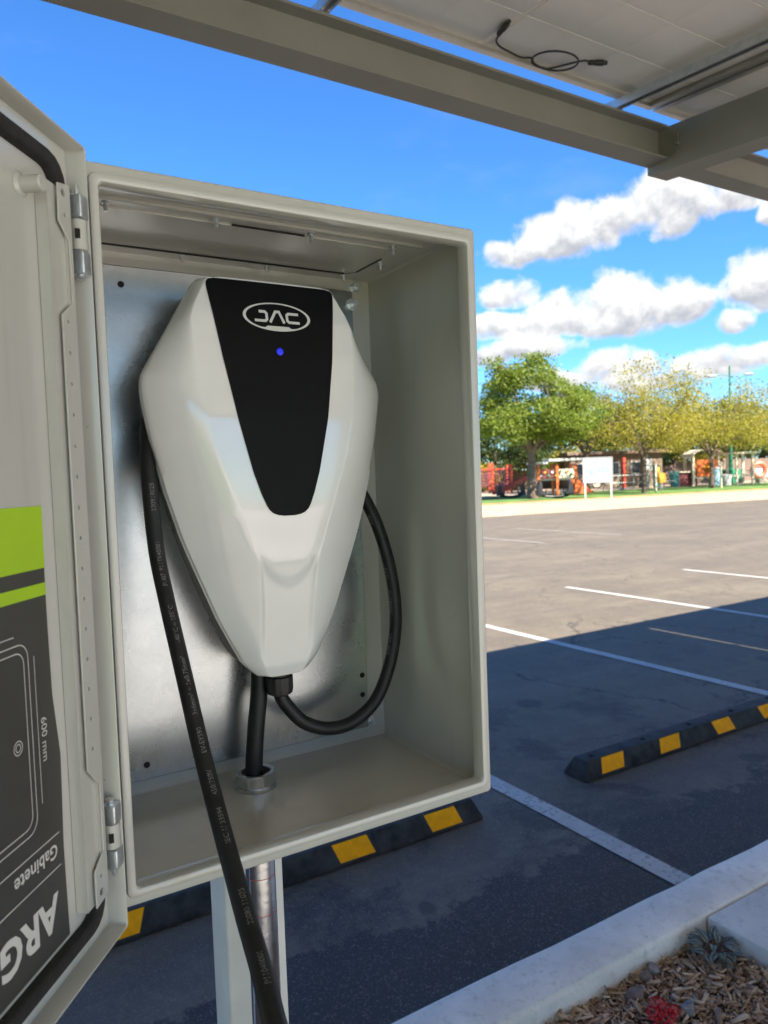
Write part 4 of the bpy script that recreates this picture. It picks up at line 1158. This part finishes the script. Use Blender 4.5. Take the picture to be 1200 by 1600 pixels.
def tree(name, label, x, y, h, rad, trunk_h, leafm, nleaf, lsize, n_lim=6, spread=1.0, airy=0.0, group=None, seed=0, tr=.16, lean=(0, 0)):
    R = random.Random(seed); rn = np.random.default_rng(seed+5)
    root = thing(name, label, 'tree', (x, y, GZ), group)
    bm = bmesh.new(); tips = []
    top = Vector((x+lean[0], y+lean[1], GZ+trunk_h))
    tube(bm, [(x, y, GZ-.1), (x+lean[0]*.3, y+lean[1]*.3, GZ+trunk_h*.35), (x+lean[0]*.7+.03, y+lean[1]*.7, GZ+trunk_h*.7), top], [tr*1.35, tr, tr*.88, tr*.8], 9)
    ctr = Vector((x+lean[0], y+lean[1], GZ+trunk_h+(h-trunk_h)*.42))
    for i in range(n_lim):
        a = 2*math.pi*i/n_lim+R.uniform(-.4, .4); el_ = R.uniform(.35, 1.25); 
        rr_ = rad*R.uniform(.55, .95)*math.cos(el_*.7); zz = (h-trunk_h)*R.uniform(.3, .9)*math.sin(el_)
        e = top+Vector((math.cos(a)*rr_, math.sin(a)*rr_, max(.3, zz)))
        mdp = top.lerp(e, .5)+Vector((R.uniform(-.2, .2), R.uniform(-.2, .2), .25))
        tube(bm, [top-Vector((0, 0, .15)), top.lerp(mdp, .6), mdp, e], [tr*.55, tr*.42, tr*.3, tr*.12], 6)
        tips.append((e, 1.0)); tips.append((mdp, .8))
        for j in range(4):
            s = mdp.lerp(e, R.uniform(0, 1)); b2 = a+R.uniform(-1.2, 1.2); l2 = rad*R.uniform(.3, .6)
            e2 = s+Vector((math.cos(b2)*l2, math.sin(b2)*l2, R.uniform(-.25, .55)*l2+.15))
            tube(bm, [s, s.lerp(e2, .5)+Vector((0, 0, .1)), e2], [tr*.2, tr*.13, tr*.05], 5); tips.append((e2, 1.0))
    base_tips = [t_[0] for t_ in tips]
    # extra clumps so the crown fills its outline unevenly
    hh = (h-trunk_h)
    for i in range(int(46*(1-airy*.25))):
        a = R.uniform(0, 2*math.pi); u = R.uniform(-.75, 1); rr_ = rad*math.sqrt(max(0, 1-u*u*.92))*R.uniform(.55, 1.0)*spread
        q_ = Vector((ctr.x+math.cos(a)*rr_, ctr.y+math.sin(a)*rr_, GZ+trunk_h+hh*(.46+.46*u))); src = min(base_tips, key=lambda t_: (t_-q_).length)
        tube(bm, [src, src.lerp(q_, .5)+Vector((R.uniform(-.1, .1), R.uniform(-.1, .1), .12)), q_], [tr*.14, tr*.10, tr*.04], 4)
        tips.append((q_, R.uniform(.6, 1.25)))
    bmesh.ops.recalc_face_normals(bm, faces=bm.faces[:])
    mk('trunk', bm, BARK, root)
    wts = np.array([t[1] for t in tips]); wts = wts/wts.sum()
    idx = rn.choice(len(tips), nleaf, p=wts)
    C0 = np.array([tuple(t[0]) for t in tips])[idx]
    sg = rad*(.125+.045*airy)*np.array([t[1] for t in tips])[idx]
    P = C0+np.clip(rn.normal(0, 1, (nleaf, 3)), -1.75, 1.75)*sg[:, None]*np.array([1, 1, .72])
    P[:, 2] = np.maximum(P[:, 2], GZ+trunk_h*.72)
    d1 = rn.normal(0, 1, (nleaf, 3)); d1 /= np.linalg.norm(d1, axis=1)[:, None]
    d2 = np.cross(d1, rn.normal(0, 1, (nleaf, 3))); d2 /= np.linalg.norm(d2, axis=1)[:, None]
    s1 = (lsize*rn.uniform(.6, 1.4, nleaf))[:, None]; s2 = s1*rn.uniform(.35, .7, nleaf)[:, None]
    Q = np.stack([P+d1*s1, P+d2*s2, P-d1*s1, P-d2*s2], 1)
    quads('crown', Q, leafm, root)
    return root

tree('leafy_tree', 'broad bright green tree with dense rounded crown beside the black rockers', 26.45, 28.3, 7.5, 2.8, 2.5, LGREEN, 46000, .072, 10, 1.0, 0, None, 3, .24)
tree('olive_tree', 'yellow green feathery tree on the pavement just past the notice board', 33.1, 26.6, 7.2, 3.1, 2.1, LOLIVE, 13000, .062, 8, 1.05, .9, 'feathery yellow green trees along the pavement', 8, .13)
tree('olive_tree', 'yellow green feathery tree on the pavement in front of the orange play tower', 39.9, 27.2, 6.6, 3.3, 2.0, LOLIVE, 15000, .062, 8, 1.05, .8, 'feathery yellow green trees along the pavement', 13, .13)
tree('olive_tree', 'yellow green feathery tree on the pavement by the coral ring', 45.3, 26.0, 6.4, 3.2, 2.0, LOLIVE, 15000, .062, 8, 1.05, .7, 'feathery yellow green trees along the pavement', 17, .13)
tree('leafy_tree', 'dull green tree growing on the lawn behind the notice board', 35.0, 32.6, 6.0, 3.2, 2.4, LDARK, 13000, .085, 7, 1.1, .1, None, 23, .2)
tree('leafy_tree', 'dark green tree standing over the picnic rail', 42.0, 34.0, 6.2, 3.4, 2.4, LOLIVE, 13000, .08, 7, 1.1, .2, None, 29, .22)
tree('leafy_tree', 'dark green tree behind the green lamp post', 51.5, 33.8, 6.3, 3.4, 2.2, LDARK, 13000, .085, 7, 1.1, .2, None, 31, .2)
bgl = ['low dark tree at the park end behind the red climbing frame', 'tall dark tree behind the slide canopy', 'dark tree beyond the pale building', 'wide dark tree behind the bin counter',
       'dark tree beyond the orange play tower', 'dark tree behind the long white bench', 'dark tree far past the coral ring', 'dark tree behind the yellow shrub']
for i, (x, y, h_, r_) in enumerate([(31.5, 45, 5.2, 3.2), (36.8, 42.5, 5.6, 3.2), (42.5, 43.5, 5.4, 3.2), (48.5, 41, 5.8, 3.4), (54.5, 39.5, 5.6, 3.3), (60.5, 37.5, 5.8, 3.4), (66.5, 35.5, 5.6, 3.4), (27.0, 48, 5.8, 3.4)]):
    tree('far_tree', bgl[i], x, y, h_, r_, .9, LDARK if i % 2 else LOLIVE, 9000, .12, 7, 1.1, .1, 'trees along the far side of the park', 40+i, .18)
sh = thing('yellow_shrub', 'bright yellow shrub beside the red climbing frame', 'shrub', (34.2, 42.0, GZ))
Q = []
for i in range(1500):
    v = Vector(rng.normal(0, 1, 3)); v.normalize(); p = Vector((34.2, 42.0, GZ+1.25))+Vector((v.x*1.5, v.y*1.5, v.z*1.05))*random.uniform(.55, 1); t, u, w = frame_of(Vector(rng.normal(0, 1, 3))); Q.append([p+u*.1, p+w*.06, p-u*.1, p-w*.06])
quads('foliage', Q, LYEL, sh); tubeobj('stem', [(34.2, 42, GZ-.05), (34.2, 42, GZ+1.0)], .08, BARK, sh, 6)

# ------------------------------------------------------------------ park: furniture and play equipment
WHITE = M('white_paint', (0.50, 0.50, 0.49), 0.5, 0, 0.05, 2); ORANGE = M('orange_plastic', (0.62, 0.14, 0.03), 0.45, 0, 0.1, 2)
REDP = M('red_plastic', (0.42, 0.055, 0.03), 0.45, 0, 0.1, 2); BLUEP = M('blue_print', (0.19, 0.235, 0.27), 0.6); GREENP = M('green_enamel', (0.02, 0.17, 0.09), 0.5, 0, 0.1, 2)
BLK = M('black_moulded_plastic', (0.012, 0.012, 0.014), 0.5); TEAL = M('teal_plastic', (0.05, 0.22, 0.21), 0.5); MAROON = M('maroon_paint', (0.12, 0.025, 0.025), 0.6)
LBLUE = M('pale_blue_plastic', (0.32, 0.48, 0.60), 0.5); TANW = mat_concrete('tan_render', (0.19, 0.145, 0.105), 0.3); PINKW = mat_concrete('pink_render', (0.20, 0.145, 0.115), 0.3)
CREAM = M('cream_paint', (0.62, 0.55, 0.42), 0.6); GREYM = M('grey_rail', (0.22, 0.24, 0.23), 0.5, .3); PURP = M('net_purple', (0.16, 0.04, 0.075), 0.7); GLASSD = M('dark_pane', (0.03, 0.035, 0.04), 0.15)
CORAL = M('coral_plastic', (0.60, 0.13, 0.07), 0.45); OCHRE = M('ochre_plastic', (0.60, 0.26, 0.03), 0.5)

# notice board: two posts, framed white panel with pale printed blocks
A_, B_ = Vector((26.75, 25.05)), Vector((28.00, 24.30)); ud = (B_-A_).normalized(); nd = Vector((-ud.y, ud.x))*-1
def along(o, u, v, z): p = o+ud*u+nd*v; return (p.x, p.y, z)
Lb = (B_-A_).length
nb = thing('notice_board', 'white notice board on two thin white posts at the lawn edge', 'board', (27.4, 24.7, .16))
for u in (.07, Lb-.12):
    box('post', (u, u+.06, 0, .06, .16, .95), WHITE, nb, f=lambda x, y, z: along(A_, x, y, z))
BOARD = M('board_white', (0.27, 0.285, 0.29), 0.6)
pn = box('board_panel', (0, Lb, .061, .085, .95, 2.18), BOARD, nb, f=lambda x, y, z: along(A_, x, -y+.1, z))
fb = lambda x, y, z: along(A_, x, y, z)
for nm, b_ in (('frame_bar', (0, Lb, .0, .05, .952, .99)), ('frame_bar', (0, Lb, .0, .05, 2.14, 2.178)), ('frame_bar', (0, .04, .0, .05, .992, 2.138)), ('frame_bar', (Lb-.04, Lb, .0, .05, .992, 2.138))):
    box(nm, (b_[0], b_[1], .0401, .060, b_[4], b_[5]), ALU, pn, f=fb)
for b_ in ((.18, 1.2, 1.86, 1.96), (.15, .55, 1.28, 1.62), (.68, 1.28, 1.42, 1.74), (.2, 1.2, 1.10, 1.16)):
    box('printed_block', (b_[0], b_[1], .0395, .0415, b_[2], b_[3]), BLUEP, pn, f=lambda x, y, z: along(A_, x, y, z))

# playhouse with slide
ps = thing('slide_playhouse', 'orange and white playhouse with a red slide on the lawn', 'playhouse', (29.8, 30.4, GZ))
e1 = Vector((.86, -.52)); e2 = Vector((.52, .86)); o0 = Vector((29.1, 30.7))
def pf(x, y, z): p = o0+e1*x+e2*y; return (p.x, p.y, z+GZ)
for (x, y) in ((0, 0), (1.05, 0), (2.1, 0), (0, 1.1), (1.05, 1.1), (2.1, 1.1)): box('post', (x, x+.14, y, y+.14, 0, 1.78), ORANGE, ps, f=pf)
box('deck', (.0, 2.2, .15, 1.08, .86, .95), CREAM, ps, f=pf)
for i, (x0, x1) in enumerate(((-.35, .55), (.58, 1.25), (1.28, 2.45))): box('roof_panel', (x0, x1, -.25, 1.45, 1.80+(.14 if i else 0), 1.92+(.16 if i else 0)), WHITE, ps, f=pf, bevel=.02)
for x0, x1, mt in ((.16, 1.03, MAROON), (1.21, 2.08, CREAM)):
    box('side_panel', (x0, x1, .03, .08, .98, 1.5), mt, ps, f=pf)
for k in range(9):
    bm = bmesh.new(); tube(bm, [pf(.2+k*.21, .02, 1.15+.18*(k % 2)), pf(.2+k*.21, -.03, 1.15+.18*(k % 2))], .075, 10); bmesh.ops.recalc_face_normals(bm, faces=bm.faces[:]); mk('peg', bm, (WHITE, OCHRE, GREENP)[k % 3], ps)
prof = [(-.05, .95), (-.55, .95), (-1.05, .74), (-1.65, .40), (-2.1, .20), (-2.5, .16)]
bm = bmesh.new(); R = []
for (x, z) in prof:
    R.append([bm.verts.new(pf(x, y, z+dz)) for (y, dz) in ((.15, .24), (.15, 0), (.75, 0), (.75, .24), (.70, .24), (.70, .05), (.20, .05), (.20, .24))])
for a, b in zip(R, R[1:]):
    for k in range(8): bm.faces.new((a[k], a[(k+1) % 8], b[(k+1) % 8], b[k]))
bm.faces.new(R[0]); bm.faces.new(R[-1][::-1]); bmesh.ops.recalc_face_normals(bm, faces=bm.faces[:]); mk('slide', bm, REDP, ps)
box('slide_leg', (-1.9, -1.82, .4, .5, 0, .28), ORANGE, ps, f=pf)
for k in range(4): box('step', (2.3+.22*k, 2.52+.22*k, .3, .9, .66-.2*k, .72-.2*k), ORANGE, ps, f=pf)
for y in (.28, .88): box('stair_rail', (2.22, 3.2, y, y+.05, .0, .9), ORANGE, ps, f=lambda x, y_, z: pf(x, y_, max(.0, z*(1-(x-2.22)/1.1)+.06)))
gp_ = box('green_post', (-.45, -.30, .2, .35, 1.2, 1.75), GREENP, ps, f=pf)

# black rockers: two upright seats joined by a sagging runner
def rocker(x, y, ang, s, label):
    t = thing('rocker', label, 'rocker', (x, y, GZ)); c, s_ = math.cos(ang)*s, math.sin(ang)*s
    f = lambda a, b, z: (x+a*c-b*s_, y+a*s_+b*c, GZ+z*s)
    bm = bmesh.new(); tube(bm, [f(-.85, 0, .30), f(-.6, 0, .14), f(0, 0, .07), f(.6, 0, .14), f(.85, 0, .30)], .075*s, 8); bmesh.ops.recalc_face_normals(bm, faces=bm.faces[:]); mk('runner', bm, BLK, t)
    for k in (-1, 1):
        bm = bmesh.new(); prism(bm, [(k*.50, .16), (k*.95, .16), (k*.92, .45), (k*.84, .80), (k*.76, .92), (k*.68, .80), (k*.64, .40), (k*.5, .30)], lambda a, b, z: f(a, b, z), -.16, .16); mk('seat', bm, BLK, t, .02*s)
        bm = bmesh.new(); tube(bm, [f(k*.45, -.22, .42), f(k*.45, .22, .42)], .03*s, 6); mk('handle', bm, BLK, t)
        bm = bmesh.new(); tube(bm, [f(k*.45, 0, .12), f(k*.45, 0, .42)], .025*s, 6); mk('handle_stem', bm, BLK, t)
rocker(26.75, 26.95, -.55, 1.0, 'black moulded rocker in front of the broad tree trunk')
rocker(27.0, 30.6, -.5, .85, 'black moulded rocker at the foot of the red slide')

# red climbing frame with nets
cf = thing('climbing_frame', 'red climbing frame with dark nets beyond the slide', 'climbing frame', (32.8, 38.3, GZ))
o1 = Vector((30.2, 40.6)); f1 = Vector((.86, -.5)).normalized()
def cfp(u, v, z): p = o1+f1*u+Vector((.5, .86))*v; return (p.x, p.y, z+GZ)
for u in (0, 1.5, 2.9, 4.2):
    for v in (0, 1.4): box('post', (u, u+.16, v, v+.16, 0, 1.95 if u != 2.9 else 2.1), REDP, cf, f=cfp)
for u0, u1 in ((.17, 1.48), (1.67, 2.88), (3.07, 4.18)):
    for k in range(6): bm = bmesh.new(); tube(bm, [cfp(u0, .08, .5+k*.2), cfp(u1, .08, .55+k*.2)], .035, 5); mk('net_rope', bm, PURP, cf)
    for k in range(6): w_ = u0+(u1-u0)*(k+.5)/6; bm = bmesh.new(); tube(bm, [cfp(w_, .08, .42), cfp(w_, .08, 1.62)], .035, 5); mk('net_rope', bm, PURP, cf)
box('top_rail', (0, 4.36, -.02, .06, 1.62, 1.72), REDP, cf, f=cfp)

# far boundary wall of tan render in bays, pale building with openings
o2 = Vector((27, 52)); f2 = Vector((.87, -.49)).normalized()
def bw(u, v, z): p = o2+f2*u+Vector((.49, .87))*v; return (p.x, p.y, z+GZ)
wall = thing('boundary_wall', 'tan rendered boundary wall in bays along the far side of the park', 'wall', (27, 52, GZ))
for k in range(14):
    box('wall_bay', (k*4.0, k*4.0+3.7, 0, .2, 0, 1.55+.12*(k % 3)), TANW if k % 2 else PINKW, wall, f=bw)
    box('pier', (k*4.0-.29, k*4.0-.01, -.05, .25, 0, 1.9), PINKW, wall, f=bw)
bd = thing('pale_building', 'pale low building with white door bay behind the lawn', 'building', (41.5, 39.0, GZ))
def bdp(u, v, z): p = Vector((40.6, 39.5))+f2*u+Vector((.49, .87))*v; return (p.x, p.y, z+GZ)
box('wall', (0, 7.0, 0, 4, 0, 2.5), TANW, bd, f=bdp); box('roof', (-.3, 7.3, -.4, 4.3, 2.5, 2.72), PINKW, bd, f=bdp)
dr = box('door', (1.2, 2.2, -.07, -.005, .1, 2.15), CREAM, bd, f=bdp); box('handle', (2.0, 2.08, -.12, -.071, 1.0, 1.12), GREYM, dr, f=bdp)
for u in (.3, 3.0, 4.6):
    wn_ = box('window', (u, u+.75, -.06, -.005, .95, 1.9), WHITE, bd, f=bdp); box('pane', (u+.07, u+.68, -.075, -.061, 1.02, 1.83), GLASSD, wn_, f=bdp)

# orange play tower
ot = thing('play_tower', 'orange play tower with a round hole and cream posts and arched roof', 'play tower', (44.9, 30.6, GZ))
def otp(u, v, z): p = Vector((43.75, 31.3))+f2*u+Vector((.49, .87))*v; return (p.x, p.y, z+GZ)
for u in (0, 1.75, 3.0, 4.1):
    for v in (0, 1.3): box('post', (u, u+.14, v, v+.14, 0, 2.1), CREAM, ot, f=otp)
bm = bmesh.new(); n = 24
o_ = [bm.verts.new(otp(1.0+.36*math.cos(2*math.pi*k/n), -.03, 1.22+.34*math.sin(2*math.pi*k/n))) for k in range(n)]
sq = []
for k in range(n):
    a = 2*math.pi*k/n; c, s_ = math.cos(a), math.sin(a); q = 1/max(abs(c), abs(s_)); sq.append(bm.verts.new(otp(1.0+.72*c*q, -.03, 1.22+.56*s_*q)))
for k in range(n): bm.faces.new((o_[k], o_[(k+1) % n], sq[(k+1) % n], sq[k]))
r = bmesh.ops.extrude_face_region(bm, geom=bm.faces[:]); bmesh.ops.translate(bm, verts=[g_ for g_ in r['geom'] if isinstance(g_, bmesh.types.BMVert)], vec=(.06, .1, 0)); bmesh.ops.recalc_face_normals(bm, faces=bm.faces[:])
mk('hole_panel', bm, ORANGE, ot)
box('inner_panel', (.3, 1.7, .55, .62, .68, 1.75), OCHRE, ot, f=otp)
box('deck', (0, 4.2, .05, 1.25, .55, .65), CREAM, ot, f=otp)
bm = bmesh.new(); R = []
for k in range(9):
    a = math.pi*k/8; R.append([bm.verts.new(otp(1.0-1.1*math.cos(a), v, 1.95+.5*math.sin(a))) for v in (-.2, 1.6)])
for a, b in zip(R, R[1:]): bm.faces.new((a[0], a[1], b[1], b[0]))
r = bmesh.ops.extrude_face_region(bm, geom=bm.faces[:]); bmesh.ops.translate(bm, verts=[g_ for g_ in r['geom'] if isinstance(g_, bmesh.types.BMVert)], vec=(0, 0, .06)); bmesh.ops.recalc_face_normals(bm, faces=bm.faces[:])
mk('arched_roof', bm, CREAM, ot)
box('flat_roof', (2.7, 4.5, -.2, 1.6, 2.1, 2.2), CREAM, ot, f=otp)
for k in range(7): box('stair', (4.2+.16*k, 4.36+.16*k, .2, 1.1, .9-.13*k, .96-.13*k), CREAM, ot, f=otp)

# coral ring climber
rc = thing('ring_climber', 'coral red ring on a low stand near the long white bench', 'climber', (49.4, 30.1, GZ))
bm = bmesh.new(); rr_ = []
ctr = Vector((49.4, 30.1, GZ+.95)); ux = Vector((.87, -.49, 0)); uz = Vector((0, 0, 1)); uy = Vector((.49, .87, 0))
for k in range(25):
    a = 2*math.pi*k/24; d_ = ux*math.cos(a)+uz*math.sin(a); rr_.append([bm.verts.new(ctr+d_*(.46+.17*math.cos(b))+uy*(.17*math.sin(b))) for b in np.linspace(0, 2*math.pi, 9)[:-1]])
for a, b in zip(rr_, rr_[1:]):
    for k in range(8): bm.faces.new((a[k], a[(k+1) % 8], b[(k+1) % 8], b[k]))
mk('ring', bm, CORAL, rc); box('stand', (49.3, 49.5, 30.0, 30.2, GZ, GZ+.36), GREYM, rc)

# lamp post
lp = thing('lamp_post', 'tall green lamp post with two arms and a wide green base', 'lamp post', (48.9, 31.9, GZ))
tubeobj('pole', [(48.9, 31.9, GZ), (48.9, 31.9, GZ+3), (48.9, 31.9, GZ+8.45)], [.14, .11, .055], GREENP, lp, 10)
box('base', (48.35, 49.45, 31.4, 32.4, GZ, GZ+1.05), GREENP, lp, .12)
for s_, z, L in ((-1, 7.75, 1.15), (1, 7.2, 1.25)):
    a = Vector((48.9, 31.9, GZ+z)); d_ = Vector((.86*s_, -.51*s_, 0)); arm = tubeobj('arm', [a, a+d_*L*.5+Vector((0, 0, .10 if s_ < 0 else .3)), a+d_*L+Vector((0, 0, .02 if s_ < 0 else .62))], .032, GREENP, lp, 6)
    e = a+d_*L+Vector((0, 0, .02 if s_ < 0 else .62)); bm = bmesh.new(); tube(bm, [e-d_*.2+Vector((0, 0, .0)), e, e+d_*.35, e+d_*.5], [.05, .10, .10, .04], 8); mk('lantern', bm, GREYM, lp)

# bins, counter, small equipment
def bin_(x, y, h_, r, mat, label, group=None, lidm=None):
    t = thing('litter_bin', label, 'bin', (x, y, GZ), group)
    bm = bmesh.new(); tube(bm, [(x, y, GZ+.02), (x, y, GZ+.06), (x, y, GZ+h_*.9)], [r*.8, r*.84, r], 14); bmesh.ops.recalc_face_normals(bm, faces=bm.faces[:]); mk('drum', bm, mat, t)
    bm = bmesh.new(); tube(bm, [(x, y, GZ+h_*.905), (x, y, GZ+h_*.96), (x, y, GZ+h_)], [r*1.06, r*1.04, r*.6], 14); bmesh.ops.recalc_face_normals(bm, faces=bm.faces[:]); mk('lid', bm, lidm or mat, t)
bin_(42.7, 32.0, 1.05, .30, TEAL, 'teal litter bin with matching lid left of the maroon counter')
bin_(41.9, 32.8, 1.55, .26, TEAL, 'taller narrow teal bin behind the short teal bin')
bin_(44.6, 29.4, .75, .34, WHITE, 'squat white bin below the orange play tower')
bin_(44.2, 29.9, 1.25, .32, LBLUE, 'pale blue bin with white lid below the orange play tower', None, WHITE)
ct = thing('counter', 'long maroon counter with a pale top beside the teal bins', 'counter', (43.6, 31.6, GZ))
def ctp(u, v, z): p = Vector((43.0, 32.1))+f2*u+Vector((.49, .87))*v; return (p.x, p.y, z+GZ)
box('cabinet', (0, 1.5, 0, .8, 0, .95), MAROON, ct, f=ctp); box('top', (-.15, 1.65, -.12, .92, .951, 1.03), CREAM, ct, f=ctp)
wb = thing('long_bench', 'long white concrete bench with blue seat strip by the lamp post', 'bench', (52, 29.6, GZ))
def wbp(u, v, z): p = Vector((50.1, 30.9))+f2*u+Vector((.49, .87))*v; return (p.x, p.y, z+GZ)
box('seat', (0, 7, 0, .5, .42, .55), WHITE, wb, f=wbp); box('backrest', (0, 7, .5, .62, .56, 1.0), LBLUE, wb, f=wbp)
for k in range(4): box('leg', (.3+2.1*k, .5+2.1*k, .05, .45, 0, .415), GREYM, wb, f=wbp)
hr = thing('hand_rail', 'low grey metal railing with two rails on the lawn', 'railing', (37.5, 30.2, GZ))
def hrp(u, v, z): p = Vector((35.3, 31.5))+f2*u; return (p.x, p.y, z+GZ)
for k in range(6):
    bm = bmesh.new(); tube(bm, [hrp(k*.95, 0, 0), hrp(k*.95, 0, .95)], .035, 6); mk('upright', bm, GREYM, hr)
for z in (.5, .95):
    bm = bmesh.new(); tube(bm, [hrp(0, 0, z), hrp(4.75, 0, z)], .035, 6); mk('rail', bm, GREYM, hr)
rp = thing('red_sign_post', 'slim red pillar standing on the lawn behind the railing', 'pillar', (38.3, 32.5, GZ))
box('shaft', (38.2, 38.42, 32.4, 32.6, GZ, GZ+2.1), REDP, rp, .02); box('footing', (38.1, 38.52, 32.3, 32.7, GZ-.02, GZ+.12), GREYM, rp)
wg = thing('hanging_sign', 'white rounded sign hanging from a tree post behind the railing', 'sign', (39.8, 31.8, GZ))
box('sign_face', (39.4, 40.2, 31.75, 31.82, GZ+1.2, GZ+1.95), WHITE, wg, .1); box('sign_post', (39.75, 39.85, 31.83, 31.93, GZ, GZ+2.2), GREYM, wg)
so = thing('spring_rider', 'ochre spring rider beside the stake by the pavement tree', 'spring rider', (36.6, 28.3, GZ))
box('body', (36.3, 36.9, 28.1, 28.5, GZ+.45, GZ+1.05), OCHRE, so, .12); box('head', (36.2, 36.45, 28.2, 28.4, GZ+1.06, GZ+1.4), OCHRE, so, .06)
bm = bmesh.new(); tube(bm, [(36.6+.13*math.cos(a*1.0), 28.3+.13*math.sin(a), GZ+.45*a/25) for a in np.linspace(0, 25, 60)], .02, 5); mk('spring', bm, GREYM, so)
for i, (x, y) in enumerate(((33.55, 26.2), (40.3, 26.85))):
    t = tag(box('tree_stake', (x, x+.09, y, y+.09, GZ-.05, GZ+1.55), CREAM, None, .01), ['pale wooden stake by the tree past the notice board', 'pale wooden stake by the tree in front of the orange tower'][i], 'stake')
